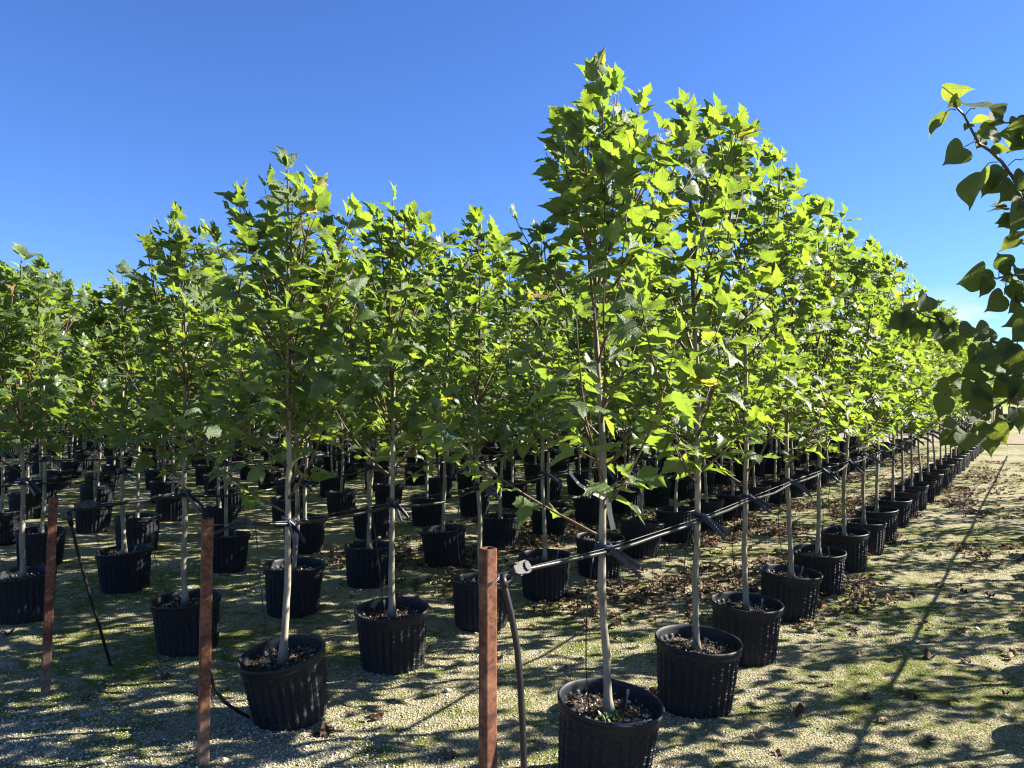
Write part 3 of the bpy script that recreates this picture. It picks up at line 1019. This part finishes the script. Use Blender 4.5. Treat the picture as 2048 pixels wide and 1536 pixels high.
def build_tensioner():
    """cast body of two cheeks, a drum between them and a toothed ratchet wheel"""
    b = MB()
    v = []
    out = [(-.045, -.010), (-.03, -.016), (.02, -.020), (.036, -.016), (.045, 0), (.036, .016), (.02, .022), (-.01, .020), (-.03, .012), (-.045, .010)]
    for yy in (-.017, -.013, .013, .017):
        for (x, z) in out: v.append((x, yy, z))
    n = len(out); f = []
    for a, c in ((0, 1), (2, 3)):
        for k in range(n): f.append([a * n + k, a * n + (k + 1) % n, c * n + (k + 1) % n, c * n + k])
        f.append([a * n + k for k in range(n)][::-1]); f.append([c * n + k for k in range(n)])
    b.add(v, f)
    b.box((-.040, 0, 0), (.008, .034, .018)); b.box((-.012, 0, .0185), (.03, .026, .004))
    body = b.mesh('body', M['zinc'], False)
    b = MB(); pts = [(.018, y, .002) for y in (-.021, .021)]; b.tube(pts, .009, 14); drum = b.mesh('drum', M['zinc'], False)
    b = MB(); v = []
    nt_ = 12
    for yy in (.019, .024):
        for i in range(nt_ * 2):
            a = math.pi * i / nt_; r = .0155 if i % 2 else .012
            v.append((.018 + r * math.cos(a), yy, .002 + r * math.sin(a)))
    n = nt_ * 2
    b.add(v, [[k, (k + 1) % n, n + (k + 1) % n, n + k] for k in range(n)] + [list(range(n)), [n + k for k in range(n)][::-1]])
    b.add([(x, y - .043, z) for x, y, z in v], [[k, (k + 1) % n, n + (k + 1) % n, n + k] for k in range(n)] + [list(range(n)), [n + k for k in range(n)][::-1]])
    gear = b.mesh('ratchet_wheel', M['zinc'], False)
    return body, drum, gear
TB = build_tensioner()

WIRE_ROW = {0: 'from the nearest rusty post', 1: 'from the middle rusty post', 2: 'from the leftmost rusty post'}
far_w_label = 'thin steel wire tying a deep row of plane trees'
far_h_label = 'black irrigation hose hung along a deep row of trees'
def wire_and_hose(k, pts, start=None, end_ext=1.0, right=False):
    if len(pts) < 2: return
    pts = [np.asarray(p) for p in pts]
    near = k in WIRE_ROW
    rown = {3: 'fourth', 4: 'fifth', 5: 'sixth', 6: 'seventh', 7: 'eighth', 8: 'ninth', 9: 'tenth', 10: 'eleventh', 11: 'twelfth'}.get(k, 'deep')
    far_w_label = f'thin steel wire along the {rown} row of trees from the camera'
    far_h_label = f'black irrigation hose along the {rown} row of trees from the camera'
    full = ([start] if start is not None else [pts[0] + (pts[0] - pts[1]) * 1.0]) + pts + [pts[-1] + (pts[-1] - pts[-2]) * end_ext]
    b = MB()
    b.tube(full,   .0013 if not near else .0015, 5)
    if start is not None:
        h = start.copy(); an = np.linspace(0, 2 * math.pi, 17)
        for dz in (0, .006):
            b.tube([h - np.array([U[0], U[1], 0]) * .030 + np.array([.034 * math.cos(a), .034 * math.sin(a), -.012 + dz + .012 * math.cos(a - .6)]) for a in an], .0016, 5)
    if right: lab = 'steel wire along the row of trees at the right'
    else: lab = f"thin steel wire strung along the trees {WIRE_ROW[k]}" if near else far_w_label
    wire = thing('support_wire', lab, 'wire', (0, 0, 0), b.mesh('support_wire', M['wire']), 'wires holding the rows of trees upright')
    # the hose follows the wire, sagging between the ties
    rng = random.Random(50 + k)
    hp = []
    seq = full if start is None else full[1:]
    if start is not None: hp.append(full[0] + np.array([U[0], U[1], 0]) * .12 + np.array([0, 0, -.012]))
    for i in range(len(seq)):
        hp.append(seq[i] + np.array([0, 0, -.016]))
        if i + 1 < len(seq):
            sag = (rng.uniform(.004, .022) if rng.random() < .8 else .045) if not right else .004
            for f in ((.25, .5, .75) if near else (.5,)):
                q = seq[i] * (1 - f) + seq[i + 1] * f
                hp.append(q + np.array([rng.gauss(0, .004 * (not right)), rng.gauss(0, .004 * (not right)), -.014 - sag * 4 * f * (1 - f)]))
    b = MB()
    if start is not None:
        s0 = full[0]
        if k == 0: dn = [at(1003, 1150, 2.58), at(1010, 1175, 2.57), at(1022, 1225, 2.56), at(1034, 1290, 2.55), at(1041, 1370, 2.54), at(1045, 1450, 2.52), at(1048, 1536, 2.50), at(1050, 1660, 2.48), at(1051, 1772, 2.47)]
        elif k == 1: dn = [at(421, 1070, 3.42), at(424, 1110, 3.45), at(421, 1200, 3.46), at(418, 1290, 3.44), at(420, 1335, 3.45), at(432, 1372, 3.5), at(452, 1400, 3.56), at(478, 1418, 3.62), at(500, 1430, 3.72)]
        else: dn = [at(138, 1022, 4.25), at(145, 1050, 4.27), at(160, 1110, 4.32), at(180, 1180, 4.38), at(202, 1250, 4.45), at(222, 1316, 4.52), at(226, 1330, 4.54)]
        hp = dn[::-1] + hp
        b.tube(hp, [.0108 if k == 0 else .0085] * len(dn) + [.0085] * (len(hp) - len(dn)), 8)
        b.tube(dn[:2], .0140, 8)
    else:
        b.tube(hp, .0105 if right else .0078, 6 if near or right else 4)
    if right: lab = 'black hose hung along the row of trees at the right'
    else: lab = {0: 'black irrigation hose dropping beside the nearest rusty post', 1: 'black irrigation hose dropping behind the middle rusty post', 2: 'black irrigation hose slanting down beside the leftmost rusty post'}.get(k, far_h_label)
    hose = thing('irrigation_hose', lab, 'hose', (0, 0, 0), b.mesh('irrigation_hose', M['hose']), 'irrigation hoses along the rows')
    if near or k == 3:
        for i, p in enumerate(pts[:8 if k == 0 else 5]):
            q = p + np.array([U[0], U[1], 0]) * rng.uniform(-.22, -.1)
            bow = rng.uniform(.03, .14); a = rng.uniform(0, 6.28)
            tgt = p + np.array([-U[0] * .09 + rng.gauss(0, .03), -U[1] * .12, -.655])
            pt = []
            for f in np.linspace(0, 1, 9):
                c = q * (1 - f) + tgt * f
                c = c + np.array([bow * math.sin(math.pi * f) * math.cos(a), bow * math.sin(math.pi * f) * math.sin(a), .05 * math.sin(math.pi * f * 2) * f])
                pt.append(c)
            b = MB(); b.tube(pt, .0026, 5)
            link('drip_tube', b.mesh('drip_tube', M['hose']), hose)
    if start is not None:
        dirv = unit(full[1] - full[0]); mid = full[0] + dirv * (.145 if k == 0 else .17)
        te = thing('wire_tensioner', f"silver ratchet tensioner on the wire beside the {ROWNAME[k]}", 'tensioner', tuple(mid), None, 'wire tensioners beside the posts')
        te.rotation_euler = (Vector(dirv).to_track_quat('X', 'Z').to_matrix() @ Matrix.Rotation(R(-25), 3, 'X')).to_euler()
        te.scale = (1.12,) * 3
        link('body', TB[0], te); link('drum', TB[1], te); link('ratchet_wheel', TB[2], te)


for k in sorted(rows):
    if k > 11: continue
    tp = tie_points[k]
    pts = [tp[j] for j in sorted(tp)]
    if k in POSTS:
        (x, y), h, lean = POSTS[k]
        zt = {0: 1.58 - (1153 - 790) / F * 2.498, 1: 1.58 - (1052 - 790) / F * 3.30, 2: 1.58 - (1020 - 790) / F * 4.13}[k]
        wire_and_hose(k, pts, np.array([x + U[0] * .035, y + U[1] * .035, zt]))
    else: wire_and_hose(k, pts)

# ------------------------------------------------------------------ the row at the right: trees with heart-shaped leaves
RV = -1.86
rr = random.Random(77)
HV = []
for i in range(4):
    T = gen_tree(random.Random(500 + i), H=2.75, kind='heart', n_br=24, zlow=1.05, reach=1.05, cap=430)
    HV.append((trunk_mesh(T, 6), crown_mesh(T, HEART_GEO, M['heart'], M['twig_dark']), T))
rt = []
RG = 'trees with heart-shaped leaves along the right'
for j in range(16):
    t = 1.05 + (j + .5) * 1.0 + rr.uniform(-.08, .08) if j else 1.05
    p = grid(t, RV)
    first = (j == 0)
    lab = 'leafy tree with broad heart-shaped leaves reaching in from the right edge' if first else 'heart-leaved tree in a black pot in the row beyond the right edge'
    o = thing('heart_leaf_tree', lab, 'tree', (p[0], p[1], 0), None, RG)
    pot = link('pot', POT_ME, o); link('rim', RIM_ME, pot); link('soil', SOIL_ME[j % 3], pot)
    tm, cmesh, T = HV[j % 4]; rz = rr.uniform(0, 6.28)
    tk = link('trunk', tm, o); tk.rotation_euler = (0, 0, rz)
    if not first:
        c = link('crown', cmesh, o, kind='stuff'); c.rotation_euler = (0, 0, rz)
    ti = link('tie_strap', TIE_ME, o); ti.location = (0, 0, TIE_Z)
    rt.append(np.array([p[0], p[1], TIE_Z]))
    if j < 13:
        p2 = grid(t + .45 + rr.uniform(-.1, .1), RV - 1.5)
        o2 = thing('heart_leaf_tree', 'heart-leaved tree in a black pot in the second row beyond the right edge', 'tree', (p2[0], p2[1], 0), None, RG)
        pt2 = link('pot', POT_ME, o2); link('rim', RIM_ME, pt2); link('soil', SOIL_ME[(j + 1) % 3], pt2)
        tm2, cm2, T2_ = HV[(j + 2) % 4]; rz2 = rr.uniform(0, 6.28)
        for nm, me_ in (('trunk', tm2), ('crown', cm2)):
            q2 = link(nm, me_, o2); q2.rotation_euler = (0, 0, rz2)
            if nm == 'crown': q2['kind'] = 'stuff'
    if first: RT, RP, RTrunk = o, p, tk
wire_and_hose(40, [rt[0] - np.array([U[0], U[1], 0]) * 2] + rt, None, 6.0, True)

# the first tree's visible limbs, leaf by leaf (points measured off the photo at the tree's own distance)
def loc(px, py, d): return at(px, py, d) - np.array([RP[0], RP[1], 0])
def limb(pts, r0, r1):
    ps = [np.asarray(p) for p in pts]; n = len(ps)
    r0 *= .62; r1 *= .8
    b = MB(); b.tube(ps, [r0 + (r1 - r0) * i / (n - 1) for i in range(n)], 6)
    return link('branch', b.mesh('branch', M['twig_dark']), RT), ps
trx = lambda z: np.array([.0, .0, z])
L1, L1p = limb([trx(1.75), loc(2230, 610, 2.22), loc(2120, 480, 2.18), loc(2055, 400, 2.15), loc(2028, 350, 2.14), loc(2008, 322, 2.13), loc(1985, 300, 2.12), loc(1962, 285, 2.12), loc(1945, 252, 2.11), loc(1933, 228, 2.1), loc(1918, 212, 2.1), loc(1914, 192, 2.1)], .010, .0028)
L2, L2p = limb([trx(2.0), loc(2200, 330, 2.25), loc(2100, 250, 2.2), loc(2048, 242, 2.2), loc(2015, 243, 2.2), loc(2002, 236, 2.2)], .007, .0022)
L3, L3p = limb([trx(1.3), loc(2220, 740, 2.25), loc(2090, 720, 2.2), loc(2020, 695, 2.15), loc(1975, 678, 2.12), loc(1930, 660, 2.08), loc(1880, 640, 2.05), loc(1850, 632, 2.05), loc(1832, 618, 2.05)], .009, .0022)
L4, L4p = limb([trx(1.15), loc(2250, 800, 2.25), loc(2110, 790, 2.2), loc(2030, 790, 2.16), loc(1990, 815, 2.13), loc(1960, 835, 2.1), loc(1935, 855, 2.08), loc(1928, 868, 2.08)], .008, .002)
L5, L5p = limb([trx(1.5), loc(2230, 620, 2.3), loc(2130, 580, 2.25), loc(2060, 555, 2.2), loc(2020, 548, 2.2), loc(1995, 558, 2.2)], .008, .0024)
L6, L6p = limb([trx(1.2), loc(2230, 770, 2.3), loc(2100, 745, 2.3), loc(2000, 755, 2.28), loc(1950, 765, 2.25), loc(1915, 775, 2.22)], .008, .0022)

L7, L7p = limb([trx(1.6), loc(2230, 590, 2.3), loc(2140, 530, 2.25), loc(2085, 490, 2.2), loc(2052, 455, 2.18), loc(2036, 425, 2.17), loc(2028, 400, 2.17)], .008, .0024)

def hleaf(par, stem, base, tip, d, d2=None, size=None, nrm=None, gi=None, rng=rr):
    """one leaf: stem = where the petiole leaves the twig, base -> tip = the blade, all photo pixels at distance d"""
    d2 = d if d2 is None else d2
    b_ = loc(*base, d); t_ = loc(*tip, d2)
    L = np.linalg.norm(t_ - b_) if size is None else size
    s = L / 1.12 * 1.02
    dv = unit(t_ - b_)
    n = nrm if nrm is not None else (rng.uniform(-.5, .5), -1.0, rng.uniform(-.2, .7))
    fr = frame(dv, n)
    g = HEART_GEO[rng.randrange(len(HEART_GEO)) if gi is None else gi]
    # blade without its built-in petiole, plus a curved petiole from the twig
    o = bpy.data.objects.new('leaf', BLADE[HEART_GEO.index(g) if False else (gi if gi is not None else rng.randrange(len(BLADE)))]); COL.objects.link(o); o.parent = par
    o.matrix_basis = Matrix(((fr[0][0] * s, fr[0][1] * s, fr[0][2] * s, b_[0]), (fr[1][0] * s, fr[1][1] * s, fr[1][2] * s, b_[1]), (fr[2][0] * s, fr[2][1] * s, fr[2][2] * s, b_[2]), (0, 0, 0, 1)))
    if stem is not None:
        s_ = loc(*stem, d); m_ = (s_ + b_) / 2 + np.array([0, 0, .25 * np.linalg.norm(s_ - b_)])
        bb = MB(); bb.tube([s_, s_ * .45 + m_ * .55, m_ * .9 + b_ * .1, b_ * .8 + m_ * .2, b_], .0014, 5)
        link('petiole', bb.mesh('petiole', M['twig_dark']), par)
BLADE = []
for g in HEART_GEO:
    nv = len(g[0]) - 6
    BLADE.append(mesh('heart_leaf', g[0][:nv] - np.array([0, .45, 0]), g[1][:-2], M['heart'], g[2][:nv]))
H_ = hleaf
# upper spray
H_(L1, (1914, 192), (1890, 172), (1957, 176), 2.1, 2.06, None, (.1, -.45, -1))
H_(L1, (1914, 200), (1922, 192), (1898, 213), 2.1, 2.1, None, (.6, -.8, .2))
H_(L1, (1917, 217), (1896, 222), (1852, 272), 2.1, 2.12, None, (-.5, -.35, .9))
H_(L1, (1933, 230), (1955, 214), (2025, 192), 2.1, 2.14, None, (.2, -.35, 1))
H_(L1, (1940, 248), (1955, 250), (1895, 247), 2.1, 2.04, .05, (.2, -.3, 1))
H_(L1, (1975, 290), (1932, 292), (1882, 335), 2.1, 2.09, .085, (.1, -1, .15))
H_(L1, (2000, 322), (1966, 342), (1937, 420), 2.12, 2.10, None, (-.97, -.22, .1))
H_(L1, (1962, 285), (1985, 258), (2000, 282), 2.13, 2.1, .062, (.2, -1, -.3))
H_(L1, (1958, 270), (1962, 272), (1955, 308), 2.14, 2.1, .055, (.2, -.9, .1))
H_(L1, (1985, 300), (1990, 290), (2022, 302), 2.11, 2.1, .05, (.1, -.4, -1))
H_(L1, (2010, 325), (2008, 335), (1972, 368), 2.13, 2.1, .06, (-.2, -1, .2))
H_(L1, (2015, 340), (1996, 360), (1960, 398), 2.15, 2.12, .07, (.1, -1, .1))
H_(L1, (2030, 356), (2030, 365), (2005, 405), 2.12, 2.1, .078, (.15, -1, .1))
H_(L1, (2030, 356), (2055, 345), (2030, 392), 2.1, 2.08, .07, (.15, -1, .5))
H_(L1, (2040, 380), (2050, 400), (2030, 510), 2.1, 2.06, .105, (.25, -1, .3))
H_(L1, (2045, 390), (2040, 385), (2000, 400), 2.16, 2.13, .05, (.0, -1, .3))
H_(L1, (2020, 330), (2048, 318), (2075, 322), 2.12, 2.1, .06, (.1, -.5, 1))
H_(L2, (2002, 236), (2012, 226), (1984, 212), 2.2, 2.18, .058, (0, -1, -.2))
H_(L2, (2008, 240), (1998, 232), (1972, 262), 2.22, 2.18, .058, (.2, -1, .4))
H_(L2, (2030, 243), (2046, 236), (2060, 228), 2.2, 2.2, .04, (.2, -.5, 1))
H_(L2, (2032, 245), (2052, 258), (2003, 268), 2.2, 2.17, .085, (.1, -1, -.35))
H_(L2, (2048, 250), (2060, 262), (2030, 300), 2.2, 2.2, .075, (0, -1, -.3))
H_(L2, (2048, 250), (2062, 292), (2015, 290), 2.2, 2.2, .06, (0, -.5, 1))
# middle spray
H_(L5, (1995, 558), (1968, 545), (1915, 570), 2.2, 2.17, None, (.1, -.85, -.5))
H_(L5, (1995, 558), (1975, 560), (1965, 598), 2.2, 2.18, .06, (.2, -1, -.2))
H_(L5, (2000, 556), (2000, 540), (2020, 525), 2.2, 2.2, .055, (.1, -1, -.3))
H_(L5, (2020, 552), (2010, 590), (1967, 632), 2.18, 2.16, .08, (.1, -1, -.1))
H_(L5, (2025, 552), (2035, 600), (2015, 632), 2.2, 2.17, .065, (.1, -1, -.2))
H_(L5, (2040, 556), (2060, 545), (2010, 548), 2.15, 2.1, .07, (.0, -.6, .9))
H_(L5, (2050, 560), (2062, 600), (2035, 600), 2.18, 2.14, .055, (.1, -1, .4))
H_(L5, (2050, 570), (2070, 640), (2006, 645), 2.14, 2.12, .09, (.1, -1, .5))
H_(L5, (2050, 560), (2065, 560), (2070, 610), 2.14, 2.12, .09, (.1, -1, .3))
H_(L5, (2050, 600), (2060, 668), (2025, 668), 2.14, 2.12, .04, (.1, -.4, 1))
# low limb that reaches furthest left
H_(L3, (1832, 618), (1858, 592), (1842, 622), 2.05, 2.03, .068, (.1, -1, .1))
H_(L3, (1840, 625), (1828, 628), (1795, 655), 2.05, 2.06, .05, (-.3, -.7, .7))
H_(L3, (1850, 632), (1840, 655), (1832, 690), 2.05, 2.04, .05, (-.6, -.8, .1))
H_(L3, (1880, 640), (1872, 625), (1890, 655), 2.06, 2.04, .05, (.4, -.9, .3))
H_(L3, (1890, 645), (1905, 640), (1885, 668), 2.06, 2.04, .055, (.2, -1, .3))
H_(L3, (1900, 650), (1895, 672), (1893, 708), 2.06, 2.04, .052, (-.2, -1, .1))
H_(L3, (1925, 660), (1945, 652), (1918, 678), 2.08, 2.06, .06, (.3, -.9, .6))
H_(L3, (1960, 672), (1980, 655), (1940, 690), 2.1, 2.07, .075, (.2, -1, .3))
H_(L3, (1975, 678), (1990, 700), (1930, 735), 2.1, 2.08, .085, (.1, -1, .3))
H_(L3, (1990, 685), (1960, 700), (1925, 742), 2.12, 2.08, .07, (.1, -1, .5))
H_(L3, (2010, 690), (2030, 690), (1985, 735), 2.12, 2.1, .09, (.1, -1, .4))
H_(L3, (2020, 695), (2050, 700), (2010, 760), 2.12, 2.1, .10, (.0, -1, .2))
H_(L3, (2030, 700), (2060, 650), (2020, 690), 2.12, 2.1, .08, (.0, -1, .4))
# the dark cluster
H_(L6, (1915, 775), (1900, 772), (1858, 782), 2.2, 2.16, .068, (.0, -1, .15))
H_(L6, (1915, 775), (1888, 792), (1878, 838), 2.18, 2.16, .076, (.1, -1, .2))
H_(L6, (1930, 770), (1945, 765), (1925, 812), 2.18, 2.16, .076, (.1, -1, .15))
H_(L6, (1940, 768), (1950, 775), (1980, 800), 2.18, 2.16, .066, (-.1, -1, .3))
H_(L6, (1950, 765), (1965, 742), (1920, 752), 2.2, 2.18, .085, (0, -1, .45))
H_(L6, (1980, 760), (2010, 745), (1955, 735), 2.22, 2.18, .095, (0, -1, .6))
H_(L6, (2000, 755), (2015, 760), (1985, 795), 2.2, 2.18, .085, (.1, -1, .1))
H_(L6, (2020, 750), (2045, 735), (2000, 720), 2.2, 2.2, .09, (.1, -1, .2))
H_(L6, (2030, 750), (2050, 760), (2012, 815), 2.18, 2.16, .095, (.1, -1, .2))
H_(L6, (2040, 755), (2070, 790), (2030, 800), 2.16, 2.14, .09, (.1, -1, .1))
H_(L6, (1980, 780), (1975, 790), (1978, 815), 2.2, 2.16, .045, (.6, -1, .2))
# lowest twig with hanging leaves
H_(L4, (1935, 855), (1928, 862), (1920, 905), 2.08, 2.07, .066, (.1, -1, .1))
H_(L4, (1945, 848), (1905, 866), (1878, 895), 2.08, 2.07, .052, (-.4, -1, .2))
H_(L4, (1970, 830), (1972, 862), (1985, 910), 2.1, 2.08, .075, (.1, -1, .1))
H_(L4, (1965, 832), (1942, 822), (1945, 850), 2.1, 2.08, .05, (.3, -1, .1))
H_(L4, (1950, 845), (1945, 850), (1942, 868), 2.1, 2.1, .045, (.6, -.8, .1))
H_(L4, (2000, 810), (2005, 828), (2010, 872), 2.12, 2.1, .072, (.2, -1, .1))
H_(L4, (2015, 800), (2020, 815), (2018, 895), 2.12, 2.1, .07, (.5, -.8, .1))
H_(L4, (2030, 790), (2035, 815), (2042, 858), 2.12, 2.1, .075, (.1, -1, .2))
H_(L4, (2010, 805), (1998, 815), (1994, 835), 2.14, 2.12, .04, (.5, -.9, .1))
# smaller leaves filling in along the lower limbs
for par, ps, n_, fr_ in ((L3, L3p, 16, (.25, 1)), (L4, L4p, 12, (.3, 1)), (L5, L5p, 14, (.3, .95)), (L6, L6p, 16, (.35, .95)), (L7, L7p, 20, (.45, 1)), (L1, L1p, 9, (.15, .45)), (L2, L2p, 7, (.3, .9))):
    for _ in range(n_):
        u_ = rr.uniform(*fr_) * (len(ps) - 1.001); i_ = int(u_); q_ = ps[i_] * (1 - u_ + i_) + ps[i_ + 1] * (u_ - i_)
        dv = unit([rr.gauss(-.2, .8), rr.gauss(0, .7), rr.gauss(-.35, .5)]); sz_ = rr.uniform(.042, .068)
        fr = frame(dv, [rr.gauss(0, .6), -.7, rr.uniform(-.1, 1.2)])
        o_ = bpy.data.objects.new('leaf', HEART_ME[rr.randrange(len(HEART_ME))]); COL.objects.link(o_); o_.parent = par
        o_.matrix_basis = Matrix(((fr[0][0] * sz_, fr[0][1] * sz_, fr[0][2] * sz_, q_[0]), (fr[1][0] * sz_, fr[1][1] * sz_, fr[1][2] * sz_, q_[1]), (fr[2][0] * sz_, fr[2][1] * sz_, fr[2][2] * sz_, q_[2]), (0, 0, 0, 1)))
# the rest of this crown, out of the frame
b = gen_tree(random.Random(505), H=2.75, kind='heart', n_br=16, zlow=1.15, reach=.7, cap=240)
keep = [l for l in b['leaves'] if (l[1][0] + RP[0]) / (l[1][1] + RP[1]) > 1080 / F]
b['leaves'] = keep; b['branches'] = [x for x in b['branches'] if all((q[0] + RP[0]) / (q[1] + RP[1]) > 1060 / F for q in x[0])]
link('crown', crown_mesh(b, HEART_GEO, M['heart'], M['twig_dark']), RT, kind='stuff')

# ------------------------------------------------------------------ loose gravel, moss and fallen leaves
nr_ = np.random.RandomState(4)
def scatter_pts(n, dmin, dmax, power=1.0):
    d = dmin + (dmax - dmin) * nr_.rand(n) ** power
    x = (nr_.rand(n) * 2 - 1) * (d * .69 + .15)
    return x, d
def scatter_mesh(name, base_v, base_f, x, y, size, mat, flat=.7, lift=.0, tilt=.5, label=''):
    n = len(x); z = height(x, y)
    nb = len(base_v)
    a = nr_.rand(n) * 6.283; s = size
    ca, sa = np.cos(a), np.sin(a)
    jit = 1 + .35 * (nr_.rand(n, nb, 3) - .5)
    v = base_v[None, :, :] * jit * s[:, None, None]
    vx = v[:, :, 0] * ca[:, None] - v[:, :, 1] * sa[:, None]; vy = v[:, :, 0] * sa[:, None] + v[:, :, 1] * ca[:, None]
    vz = v[:, :, 2] * flat
    vv = np.stack([vx + x[:, None], vy + y[:, None], vz + (z + lift * s)[:, None]], axis=2).reshape(-1, 3)
    ff = (np.array(base_f)[None, :, :] + (np.arange(n) * nb)[:, None, None]).reshape(-1, 3)
    me = bpy.data.meshes.new(name)
    me.vertices.add(len(vv)); me.vertices.foreach_set('co', vv.astype(np.float32).ravel())
    me.loops.add(ff.size); me.loops.foreach_set('vertex_index', ff.astype(np.int32).ravel())
    me.polygons.add(len(ff)); me.polygons.foreach_set('loop_start', np.arange(0, ff.size, 3, dtype=np.int32)); me.polygons.foreach_set('loop_total', np.full(len(ff), 3, dtype=np.int32))
    me.materials.append(mat); me.update(calc_edges=True)
    return link(name, me, kind='stuff', label=label)
octv = np.array([(1, 0, 0), (.2, .8, .1), (-.9, .3, 0), (-.4, -.8, .1), (.5, -.7, -.1), (.1, .1, .8), (0, 0, -.6)], float)
octf = [(0, 1, 5), (1, 2, 5), (2, 3, 5), (3, 4, 5), (4, 0, 5), (1, 0, 6), (2, 1, 6), (3, 2, 6), (4, 3, 6), (0, 4, 6)]
x, y = scatter_pts(150000, 1.95, 8.5, 1.2)
g = 1 - mossy(x, y)
left = np.clip((0.6 - x) / 2.0, 0, 1) * np.clip((4.8 - y) / 1.5, 0, 1)
keep = nr_.rand(len(x)) < np.clip((g - .36) * 3.2, .10, 1) * .6 + left * .6
x, y = x[keep], y[keep]
sz = .0030 + .0050 * nr_.rand(len(x)) ** 1.8 + (nr_.rand(len(x)) > .9955) * (.006 + .014 * nr_.rand(len(x)) ** 2)
scatter_mesh('gravel', octv, octf, x, y, sz, M['stone'], .75, .2, label='loose pale gravel strewn over the moss')
blade_v = np.array([(-.2, 0, 0), (.2, 0, 0), (.1, .5, 1), (0, .25, .1), (.45, -.1, .1), (.7, -.3, .8), (-.1, -.2, .1), (-.45, -.1, .1), (-.6, -.5, .9)], float)
blade_f = [(0, 1, 2), (3, 4, 5), (6, 7, 8)]
x, y = scatter_pts(95000, 1.95, 8.5, 1.2)
keep = nr_.rand(len(x)) < np.clip((mossy(x, y) - .40) * 4.0, .05, 1) * .75
x, y = x[keep], y[keep]
scatter_mesh('moss', blade_v, blade_f, x, y, .004 + .006 * nr_.rand(len(x)), M['moss'], 1.0, 0, label='short green moss growing between the stones')


def drop_leaf(x, y, s, rng, flip=None):
    """frame and position of a leaf lying on the ground"""
    d = np.array([math.cos(rng.uniform(0, 6.28)), math.sin(rng.uniform(0, 6.28)), rng.uniform(-.08, .10)])
    n = np.array([rng.gauss(0, .16), rng.gauss(0, .16), 1.0 if rng.random() < .6 else -1.0])
    fr = frame(d, n); gi = rng.randrange(len(DEAD_GEO))
    v = DEAD_GEO[gi][0] @ (fr.T * s)
    z = float(height(x, y)) - np.percentile(v[:, 2], 8) + .001
    c = v.mean(axis=0)
    return gi, fr, np.array([x - c[0], y - c[1], z])


dl = random.Random(21)
def place_dead(px, py, s, label, group):
    d = CAM_H * F / (py - 790); p = at(px, py, d)
    gi, fr, q = drop_leaf(p[0], p[1], s, dl)
    o = thing('dead_leaf', label, 'dead leaf', (0, 0, 0), DEAD_ME[gi], group)
    o.matrix_basis = Matrix(((fr[0][0] * s, fr[0][1] * s, fr[0][2] * s, q[0]), (fr[1][0] * s, fr[1][1] * s, fr[1][2] * s, q[1]), (fr[2][0] * s, fr[2][1] * s, fr[2][2] * s, q[2]), (0, 0, 0, 1)))
DG = 'dry leaves fallen on the gravel'
for px, py, s, lab in ((650, 1462, .085, 'large pale curled dead leaf lying right of the tilted pot'),
                       (755, 1428, .07, 'brown dead leaf lying between the middle post and the nearest one'),
                       (332, 1352, .07, 'pale dead leaf lying left of the middle rusty post'),
                       (1592, 1424, .075, 'large dark dead leaf lying right of the second pot'),
                       (1855, 1320, .07, 'big dead leaf lying by the wire shadow on the open path'),
                       (1815, 1398, .075, 'dead leaf with upturned edges on the path, below the biggest one'),
                       (1895, 1412, .065, 'pale dead leaf nearest the right edge on the open path'),
                       (1310, 1378, .075, 'dead leaf lying between the first and second pots'),
                       (645, 1215, .06, 'dead leaf lying in front of the second-row pots'),
                       (20, 1270, .07, 'dead leaf lying left of the leaning post at the left edge'),
                       (900, 1500, .06, 'small dead leaf lying left of the nearest post foot')):
    place_dead(px, py, s, lab, DG)
SH = 'small curled brown leaf lying on the mossy gravel'
for px, py in ((1718, 1308), (1705, 1265), (1655, 1370), (1690, 1210), (1640, 1215), (1660, 1218), (1735, 1220), (1770, 1225), (1800, 1130), (1860, 1255), (1930, 1330), (1725, 1395), (1760, 1440),
               (640, 1250), (660, 1262), (1440, 1215), (1230, 1225), (1250, 1215), (1210, 1238), (1330, 1140), (1310, 1150), (1345, 1155), (880, 1265), (560, 1225), (1000, 1310), (700, 1245),
               (310, 1420), (180, 1395), (1850, 1480), (1500, 1470), (1560, 1500), (1130, 1330), (1620, 1240), (1705, 1180), (1740, 1150), (1960, 1240), (1900, 1195), (1880, 1180)):
    place_dead(px + dl.uniform(-6, 6), py + dl.uniform(-4, 4), dl.uniform(.034, .056), SH, DG)

# litter drifts between the rows
V_, F_, UV_, k = [], [], [], 0
lr = random.Random(31)
def litter(x, y, s):
    global k
    gi, fr, q = drop_leaf(x, y, s, lr)
    g = DEAD_GEO[gi]; V_.append(g[0] @ (fr.T * s) + q + np.array([0, 0, lr.uniform(0, .02)])); F_.extend([[i + k for i in f] for f in g[1]]); UV_.append(np.array(g[2])); k += len(g[0])
cnt = 0
while cnt < 10000:
    t = lr.uniform(2.2, 20); v = lr.uniform(-1.5, 4.6)
    den = 0
    n_ = float(vnoise(t * 1.1 + 3, v * 2.0, 17))
    if 0.05 < v < 4.5: den = .9 * min(1, max(0, (t - 2.2) / 2.0)) * (1.2 if n_ > .42 else .12)
    elif -1.5 < v <= .05: den = (.75 if n_ > .60 else .05) * min(1, max(0, (t - 2.6) / 2.5)) * (1 if v > -.75 else .45)
    if lr.random() < den * max(.35, 1 - t / 26):
        p = grid(t, v); litter(p[0], p[1], lr.uniform(.036, .068)); cnt += 1
link('leaf_litter', mesh('leaf_litter', np.concatenate(V_), F_, M['dead'], np.concatenate(UV_), True), kind='stuff', label='drifts of dry brown leaves between the pots')
